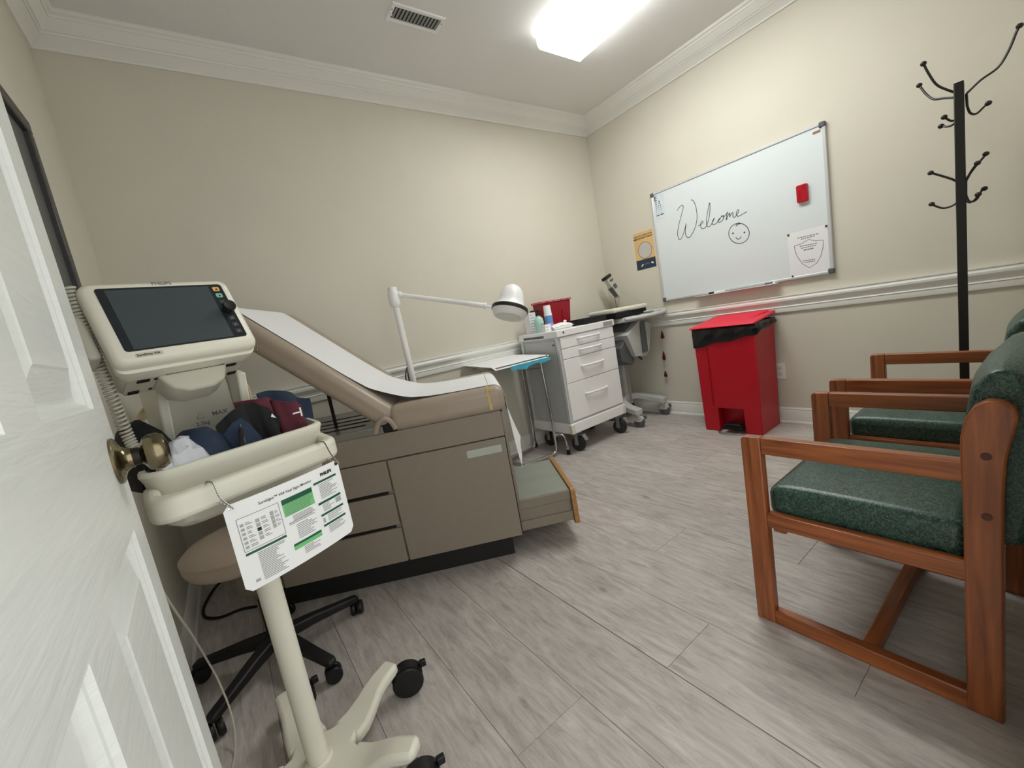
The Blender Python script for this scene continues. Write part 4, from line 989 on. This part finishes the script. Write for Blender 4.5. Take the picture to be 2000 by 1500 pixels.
put('body', MB().prism([(-.20, -.15), (.17, -.17), (.19, .13), (-.20, .15)], 'z', 0, .048), M_blackm, t, bevel=.006)
put('top_cover', MB().prism([(-.215, -.145), (-.05, -.155), (-.035, -.178), (.165, -.192), (.185, .13), (-.215, .155)], 'z', .046, .084), M_cream, t, bevel=.014, seg=3)
put('rear_connector', MB().box(-.235, -.205, .08, .12, .02, .058), M_greyd, t, bevel=.004)
put('power_lead', MB().tube(spline([(-.225, .10, .03), (-.25, .06, .015), (-.262, .02, .012)], 5), .004, 6), M_greyd, t)
t = thing('lead_module', 'grey handheld ECG lead module clipped on a mast above the ECG machine', 'medical device', (ECX+.175, 2.575, 1.135))
LMt = Matrix.Scale(1.2, 4) @ Matrix.Rotation(R(-14), 4, 'X') @ Matrix.Rotation(R(-20), 4, 'Y')
hb = put('shell', MB()._add([(-.022, -.018, 0), (.026, -.018, 0), (.020, .018, 0), (-.020, .018, 0), (-.036, -.024, .095), (.034, -.024, .095), (.03, .02, .095), (-.034, .02, .095), (-.034, -.020, .175), (.030, -.020, .175), (.028, .016, .175), (-.034, .016, .175)], [(3, 2, 1, 0), (0, 1, 5, 4), (1, 2, 6, 5), (2, 3, 7, 6), (3, 0, 4, 7), (4, 5, 9, 8), (5, 6, 10, 9), (6, 7, 11, 10), (7, 4, 8, 11), (8, 9, 10, 11)]).tf(LMt), M_cream2, t, bevel=.006)
put('side_grip', MB()._add([(-.023, -.019, .01), (-.037, -.025, .095), (-.037, .02, .095), (-.021, .018, .01), (-.030, -.017, .01), (-.045, -.02, .095), (-.045, .016, .095), (-.028, .015, .01)], [(0, 1, 2, 3), (7, 6, 5, 4), (0, 4, 5, 1), (1, 5, 6, 2), (2, 6, 7, 3), (3, 7, 4, 0)]).tf(LMt), M_greyd, hb)
for z, h_ in ((.088, .034), (.142, .014)): put('window', MB().box(-.022, .018, -.028, -.019, z-h_/2, z+h_/2).tf(LMt), M_greyd, hb, bevel=.003)
put('top_clip', MB().box(-.045, .028, -.028, .024, .166, .190).tf(LMt), M_black, hb, bevel=.006)
put('tail', MB().tube([(.002, 0, .01), (.004, .0, -.06), (.012, .01, -.15)], .008, 8), M_cream2, t)
for k in range(2):
    put('lead_wire', MB().tube(spline([(.018+.01*k, -.02, .055-.02*k), (.03, -.15, -.05-.012*k), (.035, -.28, -.11-.008*k), (.035, -.38, -.165)], 6), .0018, 5), M_lgrey, t)
put('back_wire', MB().tube(spline([(-.05, .01, .16), (-.04, .02, .05), (-.02, .03, -.06), (.0, .03, -.14)], 5), .003, 6), M_greyd, t)
t = thing('electrode_lead', 'thin lead with dark red clips dangling in front of the wall', 'cable', (3.215, 2.205, 0))
put('wire', MB().tube(spline([(-.012, -.03, .935), (-.004, -.015, .85), (.0, .0, .72), (.008, .015, .55), (.012, .022, .40), (.012, .026, .36)], 6), .0022, 6), M_lgrey, t)
for z, dx, dy, h_ in ((.735, 0, 0, .075), (.545, .008, .016, .085), (.375, .012, .024, .055)):
    put('clip', MB()._add([(dx-.003, dy-.004, z+h_/2), (dx+.003, dy-.004, z+h_/2), (dx+.003, dy+.004, z+h_/2), (dx-.003, dy+.004, z+h_/2), (dx-.010, dy-.014, z-h_*.3), (dx+.010, dy-.014, z-h_*.3), (dx+.010, dy+.014, z-h_*.3), (dx-.010, dy+.014, z-h_*.3), (dx-.007, dy-.010, z-h_/2), (dx+.007, dy-.010, z-h_/2), (dx+.007, dy+.010, z-h_/2), (dx-.007, dy+.010, z-h_/2)], [(0, 1, 2, 3), (0, 1, 5, 4), (1, 2, 6, 5), (2, 3, 7, 6), (3, 0, 4, 7), (4, 5, 9, 8), (5, 6, 10, 9), (6, 7, 11, 10), (7, 4, 8, 11), (8, 9, 10, 11)]), M_clip, t, bevel=.003)

# ================================================================ red step-on bin
t = thing('pedal_bin', 'red step-on waste bin with black liner under the whiteboard', 'bin', (2.908, 1.512, 0))
def bxy(z, k): # half width in y, front x, back x
    return (.205+.012*k, .0-.012*k, .300+.008*k)
hw0, f0, b0 = bxy(0, 0); hw1, f1, b1 = bxy(0, 1)
ph, pw, pc = .180, .090, -.0
zt = .775
v = [(f0, -hw0, 0), (b0, -hw0*.97, 0), (b0, hw0*.97, 0), (f0, hw0, 0), (f1, -hw1, zt), (b1, -hw1*.97, zt), (b1, hw1*.97, zt), (f1, hw1, zt)]
k_ = ph/zt; fx = f0+(f1-f0)*k_
v += [(f0, -pw, 0), (f0, pw, 0), (fx, -pw, ph), (fx, pw, ph), (f0+.09, -pw, 0), (f0+.09, pw, 0), (fx+.09, -pw, ph), (fx+.09, pw, ph)]
hwp = hw0+(hw1-hw0)*k_
v += [(fx, -hwp, ph), (fx, hwp, ph)]
f = [(0, 1, 5, 4, 16), (1, 2, 6, 5), (2, 3, 17, 7, 6), (4, 5, 6, 7), (16, 4, 7, 17, 11, 10), (0, 16, 10, 8), (9, 11, 17, 3), (8, 10, 14, 12), (13, 15, 11, 9), (10, 11, 15, 14), (12, 14, 15, 13), (0, 8, 12, 13, 9, 3, 2, 1)]
put('bin_body', MB()._add(v, f), M_red, t, bevel=.006)
put('front_groove', MB().box(-.0135, -.009, .118, .122, .20, .64).tf(Matrix.Identity(4)), M_redd, t)
ld = MB()
zl0, zl1 = .790, .832
ld._add([(-.040, -.232, zl0-.008), (.318, -.225, zl1-.02), (.318, .225, zl1-.02), (-.040, .232, zl0-.008), (-.034, -.226, zl0+.004), (.316, -.222, zl1), (.316, .222, zl1), (-.034, .226, zl0+.004)], [(3, 2, 1, 0), (4, 5, 6, 7), (0, 1, 5, 4), (1, 2, 6, 5), (2, 3, 7, 6), (3, 0, 4, 7)])
lo = put('lid', ld, M_redlid, t, bevel=.007, seg=3)
put('lid_crest', MB()._add([(.06, -.13, zl0+.012), (.30, -.20, zl1+.004), (.30, .20, zl1+.004), (.06, .13, zl0+.012), (.10, -.10, zl0+.026), (.29, -.17, zl1+.011), (.29, .17, zl1+.011), (.10, .10, zl0+.026)], [(3, 2, 1, 0), (4, 5, 6, 7), (0, 1, 5, 4), (1, 2, 6, 5), (2, 3, 7, 6), (3, 0, 4, 7)]), M_redlid, lo, bevel=.006)
# liner: a band of black film folded over the rim, hanging lower at one side
rnd = random.Random(9); n = 64; g = []
for j in range(7):
    row = []
    for i in range(n+1):
        a = i/n*4; side = int(a) % 4; s = a-int(a)
        x, y = ((-.012, .217-.434*s) if side == 0 else (-.012+.32*s, -.217) if side == 1 else (.308, -.217+.434*s) if side == 2 else (.308-.32*s, .217))
        drop = .145-.065*s if side == 0 else .080-.045*s if side == 1 else .04+.02*s if side == 2 else .06+.085*s
        z = .785-drop*j/6-.006*math.sin(i*.8)*(j/6)
        o2 = .004+.017*math.sin(PI*j/6)*(1+.5*math.sin(i*1.3+j))+rnd.uniform(-.0025, .0025)
        if i in (0, n): o2 = .010
        cx_, cy_ = .148, 0; dx, dy = (x-cx_), y
        row.append((x+(-o2 if side == 0 else o2*.9 if side == 2 else 0)*1, y+(-o2 if side == 1 else o2 if side == 3 else 0), z))
    g.append(row)
put('liner', MB().sheet(g, .0012), M_bag, t, smooth=60)
put('pedal', MB().box(-.030, .07, -.082, .050, .028, .062), M_blackm, t, bevel=.008)
put('pedal_tread', MB().box(-.035, .03, -.075, .03, .063, .072), M_black, t, bevel=.004)
put('foot_bar', MB().tube(spline([(.02, .088, .012), (-.035, .085, .010), (-.060, .045, .010), (-.068, 0, .010), (-.062, -.05, .010), (-.04, -.085, .010), (.02, -.088, .012)], 5), .0045, 8), M_steel, t)

# ================================================================ whiteboard wall
t = thing('whiteboard', 'large aluminium-framed whiteboard with Welcome and a smiley face on it', 'whiteboard', (XR, 1.5525, 1.018))
bw, bh = .612, .900
put('board_panel', MB().box(-.020, -.006, -bw+.01, bw-.01, .01, bh-.01), M_board, t, smooth=0)
fb = MB()
for nm, (y0, y1, z0, z1) in dict(a=(-bw, bw, 0, .018), b=(-bw, bw, bh-.018, bh), c=(-bw, -bw+.018, .018, bh-.018), d=(bw-.018, bw, .018, bh-.018)).items():
    put('frame_rail', MB().box(-.026, -.002, y0, y1, z0, z1), M_alu, t, bevel=.004)
for y in (-bw, bw-.03):
    for z in (0, bh-.03): put('corner_cap', MB().box(-.030, -.001, y-.002, y+.032, z-.002, z+.032), M_greyd, t, bevel=.008, seg=3)
put('pen_ledge', MB().box(-.062, -.018, -.30, .30, -.010, -.003), M_alu, t, bevel=.002)
H_T1U=[(0.001,-0.0039,1.7222),(-0.0095,0.0353,1.7588),(-0.0182,0.0681,1.798),(-0.0244,0.0912,1.8559),(-0.0287,0.1072,1.9072)]
H_T1L=[(0.0007,-0.0027,1.6387),(-0.0025,0.0092,1.6209),(-0.0063,0.0234,1.6185),(-0.01,0.0375,1.6335),(-0.0126,0.0468,1.6457)]
H_T2U=[(0.0006,0.001,1.711),(0.0295,0.0511,1.7366),(0.0519,0.0899,1.7566),(0.0681,0.1179,1.7979),(0.0818,0.1416,1.8504)]
H_T2L=[(-0.0001,-0.0003,1.6266),(0.0122,0.0212,1.605),(0.0247,0.0427,1.6064),(0.0325,0.0563,1.6157),(0.0373,0.0646,1.6202)]
H_T3U=[(0.002,-0.0226,1.7139),(0.0058,-0.0664,1.7488),(0.01,-0.1147,1.7726),(0.0126,-0.1445,1.8227),(0.0145,-0.1652,1.882),(0.0152,-0.1742,1.9013)]
H_T3L=[(0.0021,-0.0243,1.6611),(0.0029,-0.0332,1.6274),(0.0045,-0.0515,1.6154),(0.0065,-0.0743,1.6335),(0.0076,-0.0869,1.642)]
H_M1U=[(0.0,0.0018,1.3223),(0.0,0.0187,1.3528),(0.0,0.0535,1.3834),(0.0,0.0894,1.4113),(0.0,0.0987,1.4177)]
H_M1L=[(0.0,0.0025,1.2738),(0.0,0.0204,1.2446),(0.0,0.0562,1.2385),(0.0,0.0873,1.2595),(-0.0,0.0983,1.2711)]
H_M2U=[(0.0085,-0.0147,1.3443),(0.0244,-0.0422,1.3893),(0.04,-0.0692,1.4267),(0.0431,-0.0746,1.4368)]
H_M2L=[(0.0085,-0.0147,1.2751),(0.0143,-0.0248,1.2426),(0.0261,-0.0453,1.2443),(0.0354,-0.0613,1.2804),(0.0398,-0.069,1.286)]
H_M3U=[(-0.0102,-0.0177,1.3353),(-0.0217,-0.0377,1.3746),(-0.0326,-0.0564,1.3984)]
H_M3L=[(-0.0097,-0.0168,1.2703),(-0.0148,-0.0257,1.2374),(-0.0267,-0.0462,1.2426),(-0.0331,-0.0574,1.2617)]
S_W=[(1.9427,1.7151),(1.9224,1.7323),(1.8974,1.741),(1.8872,1.7288),(1.8971,1.6979),(1.9214,1.6474),(1.9469,1.5909),(1.9607,1.541),(1.9584,1.5024),(1.948,1.4888),(1.932,1.4954),(1.91,1.5269),(1.8898,1.5691),(1.8789,1.595)]
S_W2=[(1.8789,1.595),(1.8876,1.5632),(1.895,1.5281),(1.8896,1.5),(1.8738,1.4851),(1.8528,1.49),(1.8261,1.5194),(1.8014,1.5592),(1.7863,1.6063),(1.7825,1.6564),(1.787,1.7037),(1.7993,1.741),(1.8119,1.7539),(1.8191,1.7553)]
S_EL=[(1.783,1.5487),(1.7603,1.5523),(1.7423,1.5649),(1.7477,1.5752),(1.7621,1.5606),(1.7634,1.5353),(1.7477,1.5179),(1.7251,1.5242),(1.7058,1.5515),(1.6869,1.6011),(1.6764,1.6575),(1.6762,1.6872),(1.6871,1.661),(1.705,1.6067),(1.7157,1.5595),(1.7138,1.5286),(1.6988,1.5181),(1.6816,1.5292),(1.6602,1.5554),(1.6518,1.5703)]
S_CO=[(1.6518,1.5703),(1.6655,1.5546),(1.6728,1.5367),(1.6662,1.5247),(1.645,1.526),(1.6226,1.5417),(1.6057,1.5562),(1.6246,1.5472),(1.6287,1.5336),(1.6139,1.5267),(1.5924,1.5375),(1.5826,1.5589),(1.5892,1.5683),(1.6025,1.5626),(1.5827,1.558),(1.5641,1.5678),(1.5526,1.5835)]
S_M=[(1.5526,1.5835),(1.5598,1.5616),(1.5673,1.5274),(1.5502,1.5586),(1.5392,1.5697),(1.5379,1.5572),(1.542,1.5416),(1.5334,1.5534),(1.5225,1.5644),(1.5154,1.5622),(1.5187,1.5392),(1.5092,1.5267)]
S_E=[(1.5091,1.5277),(1.4882,1.5441),(1.4745,1.5635),(1.4783,1.5732),(1.4888,1.5633),(1.4929,1.5456),(1.4848,1.5298),(1.4658,1.53),(1.4416,1.5367),(1.4203,1.5416)]
S_FACE=[(1.5109,1.4819),(1.4948,1.4822),(1.4784,1.4787),(1.4627,1.4715),(1.4484,1.4612),(1.4363,1.4481),(1.427,1.4332),(1.4209,1.417),(1.4184,1.4006),(1.4196,1.3846),(1.4244,1.37),(1.4326,1.3574),(1.4438,1.3476),(1.4575,1.3412),(1.4729,1.3384),(1.4892,1.3395),(1.5056,1.3445),(1.5212,1.3532),(1.5349,1.365),(1.5462,1.3795),(1.5543,1.3957),(1.5587,1.4127),(1.5592,1.4297),(1.5557,1.4455),(1.5485,1.4593),(1.538,1.4704),(1.5248,1.4781),(1.5097,1.482)]
S_HAIR=[(1.5055,1.4656),(1.4903,1.4732),(1.4709,1.476)]
S_HAIR2=[(1.502,1.4766),(1.4868,1.4836),(1.4708,1.477)]
S_MOUTH=[(1.5127,1.3902),(1.5043,1.3768),(1.4928,1.3713),(1.4802,1.3766),(1.4755,1.3864)]
S_EYES=[(1.5292,1.4224),(1.4504,1.4068)]
BOARD=[(2.1691,1.9186),(0.9366,1.911),(0.9462,1.0158),(2.1566,1.0237)]
P_CORN=[(1.1799,1.3188),(0.96,1.3164),(0.9626,1.0259),(1.1865,1.0379)]
P_SHIELD=[(1.1475,1.2334),(1.1083,1.2379),(1.0661,1.2555),(1.0272,1.2368),(0.9866,1.2309),(0.9909,1.1868),(1.006,1.1342),(1.0295,1.097),(1.0712,1.0751),(1.1103,1.1112),(1.1359,1.1647),(1.1446,1.1998),(1.1475,1.2334)]
P_LINES=[(1.1281,1.2793),(1.0078,1.277),(1.1083,1.2668),(1.0283,1.268),(1.1176,1.2237),(1.019,1.2206),(1.1115,1.2098),(1.0258,1.2096),(1.0971,1.1954),(1.0408,1.1936),(1.106,1.1271),(1.0359,1.1234),(1.1004,1.1149),(1.0365,1.1128)]
P_ERASER=[(1.1019,1.6001),(1.042,1.5886),(1.0513,1.4891),(1.1088,1.4979)]

ink = MB()
for st_ in (S_W, S_W2, S_EL, S_CO, S_M, S_E, S_FACE, S_HAIR, S_HAIR2, S_MOUTH):
    P = [(p.x, p.y) for p in [Vector((-y, z, 0)) for y, z in st_]]
    P = [(q.x, q.y) for q in spline([(a, b_, 0) for a, b_ in P], 5)]
    ink.ribbon(P, .0048, (XR-.0206, 0, 0), (0, -1, 0), (0, 0, 1))
for y, z in S_EYES: ink._add([(XR-.0207, y+.0065*math.cos(k*PI/4), z+.0065*math.sin(k*PI/4)) for k in range(8)], [tuple(range(8))])
ink.tf(Matrix.Translation((-XR, -1.5525, -1.018)))
put('handwriting', ink, M_ink, t, smooth=0, label='Welcome and a smiley face in dark marker')
# eraser, pens, sheets
t = thing('board_eraser', 'red magnetic eraser stuck on the whiteboard', 'eraser', (XR-.0205, 1.077, 1.493))
put('eraser_body', MB().prism(rrect(-.030, .030, 0, .106, .008), 'x', -.024, 0), M_red, t, bevel=.003)
put('print', MB().box(-.0246, -.0238, -.022, -.006, .070, .096).box(-.0246, -.0238, .006, .014, .02, .075), M_redd, t)
t = thing('marker_pen', 'white marker pen with black cap on the whiteboard ledge', 'pen', (XR-.040, 1.665, 1.026))
put('barrel', MB().tube([(0, -.045, -.006), (0, .035, -.006)], .0085, 12), M_paper, t)
put('cap', MB().tube([(0, .035, -.006), (0, .078, -.006)], .0092, 12), M_black, t)
t = thing('marker_pen', 'small white marker pen alone near the end of the whiteboard ledge', 'pen', (XR-.040, 1.315, 1.026))
put('barrel', MB().tube([(0, -.03, -.007), (0, .02, -.007)], .007, 12), M_greyd, t)
put('cap', MB().tube([(0, -.045, -.007), (0, -.03, -.007)], .0075, 12), M_paper, t)
def sheet_thing(name, label, cat, y0, y1, z0, z1, x, mat):
    o = thing(name, label, cat, (x, (y0+y1)/2, z0)); hw = abs(y1-y0)/2
    p = put('paper', MB().box(-.0009, -.0002, -hw, hw, 0, z1-z0), mat, o, smooth=0); return o, p
RX = (0, -1, 0); UZ = (0, 0, 1)
o, p = sheet_thing('notice_sheet', 'white notice with blue shield outline pinned on the whiteboard corner', 'notice', .962, 1.184, 1.030, 1.320, XR-.0205, M_paper)
def rel(pts): return [(-(y-1.073), z-1.030) for y, z in pts]
sh = MB().ribbon(rel(P_SHIELD), .0035, (-.0011, 0, 0), RX, UZ); put('shield_outline', sh, M_purple, p, smooth=0)
ln = MB()
for k in range(0, len(P_LINES)-1, 2):
    a, b_ = rel(P_LINES[k:k+2]); w_ = .0085 if k == 8 else .0055
    segs = 7
    for i in range(segs):
        s0, s1 = i/segs+.01, (i+.82)/segs
        ln.ribbon([(a[0]+(b_[0]-a[0])*s0, a[1]+(b_[1]-a[1])*s0), (a[0]+(b_[0]-a[0])*s1, a[1]+(b_[1]-a[1])*s1)], w_, (-.0011, 0, 0), RX, UZ)
put('print_lines', ln, M_inkg, p, smooth=0)
for k, (y, z) in enumerate(((1.177, 1.313), (.967, 1.312), (.966, 1.036), (1.170, 1.040))):
    tag(put('pin_magnet', MB().lathe([(.0065, 0), (.0065, .004), (.004, .007), (0, .0075)], 12, (XR-.0214, y, z), (-1, 0, 0)), pm('brown_magnet', (110, 62, 48), .5)), ('small brown magnet on the top corner of the shield notice away from the frame', 'small brown magnet on the top corner of the shield notice beside the frame', 'small brown magnet on the shield notice beside the grey frame corner', 'small brown magnet on the bottom corner of the shield notice away from the frame')[k], 'magnet', 'magnets on the shield notice')
o, p = sheet_thing('eye_chart', 'small white eye chart card in the whiteboard corner', 'eye chart', 2.050, 2.140, 1.700, 1.895, XR-.0205, pm('pale_blue_card', (216, 228, 236), .6))
put('big_letter', text_mb('E', .052, (-.0011, .040, .148), RX, UZ, .001, h=.0002), M_inkd, p, smooth=0)
ch = MB(); rnd = random.Random(4)
for k in range(7):
    nn = 2+k//2; sz = .012-.0013*k
    for i in range(nn): ch.ribbon([(-.032+i*.06/nn, .135-k*.0155), (-.032+i*.06/nn+sz, .135-k*.0155)], sz, (-.0011, 0, 0), RX, UZ)
put('letter_rows', ch, M_inkg, p, smooth=0)
put('red_bar', MB().ribbon([(-.036, .030), (-.004, .030)], .008, (-.0011, 0, 0), RX, UZ), M_redd, p, smooth=0)
put('dark_bar', MB().ribbon([(.004, .030), (.036, .030)], .008, (-.0011, 0, 0), RX, UZ), M_navyp, p, smooth=0)
o, p = sheet_thing('poster', 'orange medication reminder poster on the wall beside the whiteboard', 'poster', 2.203, 2.402, 1.330, 1.650, XR, M_orange)
put('navy_band', MB().box(-.0013, -.0009, -.0995, .0995, 0, .085), M_navyp, p, smooth=0)
put('grey_disc', MB().lathe([(.070, 0), (.070, .0004), (0, .0004)], 32, (-.0009, -.005, .160), (-1, 0, 0)), pm('poster_grey', (198, 196, 190), .6), p, smooth=0)
put('disc_outline', MB().ribbon([(.005+.070*math.cos(a*PI/20), .160+.070*math.sin(a*PI/20)) for a in range(41)], .0035, (-.0016, 0, 0), RX, UZ), M_inkd, p, smooth=0)
put('headline', text_mb('HAVE YOU TAKEN YOUR', .0165, (-.0012, 0, .284), RX, UZ, .0006, 'CENTER'), M_inkd, p, smooth=0)
put('headline', text_mb('MEDICATION TODAY?', .0195, (-.0012, 0, .262), RX, UZ, .0008, 'CENTER'), M_inkd, p, smooth=0)
put('capsule_print', MB().ribbon([(-.05, .028), (-.028, .046)], .010, (-.0015, 0, 0), RX, UZ).ribbon([(.055, .045), (.075, .036)], .014, (-.0015, 0, 0), RX, UZ), M_paper, p, smooth=0)
put('oval_print', MB().ribbon([(-.015, .038), (.0, .044), (.02, .046), (.036, .040)], .014, (-.0015, 0, 0), RX, UZ), pm('slate_print', (78, 98, 114), .6), p, smooth=0)
t = thing('brand_sticker', 'tiny brown printed sticker in the upper whiteboard corner', 'sticker', (XR-.0205, .985, 1.872))
put('sticker_face', MB().box(-.0008, 0, -.020, .020, -.006, .008), pm('brown_sticker', (150, 108, 86), .5, var=.3, scale=300), t, smooth=0)
t = thing('wall_outlet', 'white electrical outlet plate on the wall beside the red bin', 'outlet', (XR, 1.305, .385))
put('plate', MB().prism(rrect(-.036, .036, -.058, .058, .005), 'x', -.006, 0), M_white, t, bevel=.002)
for z in (-.02, .02): put('socket', MB().prism(rrect(-.016, .016, z-.014, z+.014, .006), 'x', -.0075, -.005), M_cream, t)

# ================================================================ coat rack
t = thing('coat_rack', 'black metal coat rack with ball-tipped hooks standing behind the chairs', 'coat rack', (2.98, .363, 0))
put('pole', MB().prism([(.0235*math.cos(R(a)), .0235*math.sin(R(a))) for a in (50, 140, 230, 320)], 'z', .03, 1.768), M_rack, t, bevel=.003)
put('pole_cap', MB().prism([(.0225*math.cos(R(a)), .0225*math.sin(R(a))) for a in (50, 140, 230, 320)], 'z', 1.7682, 1.772), M_rack, t)
put('base', MB().lathe([(0, 0), (.15, 0), (.155, .008), (.12, .022), (.03, .035), (0, .036)], 32), M_rack, t)
for up_, lo_ in ((H_T1U, H_T1L), (H_T2U, H_T2L), (H_T3U, H_T3L), (H_M1U, H_M1L), (H_M2U, H_M2L), (H_M3U, H_M3L)):
    mb = MB()
    mb.tube(spline(up_, 6), .0048, 8); mb.tube(spline(lo_, 6), .0044, 8); mb.tube([up_[0], lo_[0]], .0048, 8)
    hk = put('hook', mb, M_rack, t)
    for e_ in (up_, lo_): put('ball_tip', MB().ball(e_[-1], .0118, 1, 1, .9), M_rack, hk)

# ================================================================ loose cords on the floor
tag(put('power_cord', MB().tube(spline([(-.10, 2.20, .006), (-.16, 2.24, .006), (-.24, 2.255, .006), (-.298, 2.33, .006), (-.300, 2.45, .006), (-.25, 2.58, .02), (-.15, 2.60, .05)], 6), .006, 8), M_blackm), 'black power cord looped on the floor beneath the stool', 'cord')
tag(put('white_cable', MB().tube(spline([(-.23, 1.30, .60), (-.22, 1.335, .496), (-.22, 1.431, .378), (-.22, 1.529, .235), (-.212, 1.548, .14), (-.198, 1.475, .06), (-.205, 1.40, .006), (-.23, 1.30, .005)], 6), .0026, 8), M_cream2), 'thin white cable trailing down behind the open door', 'cable')
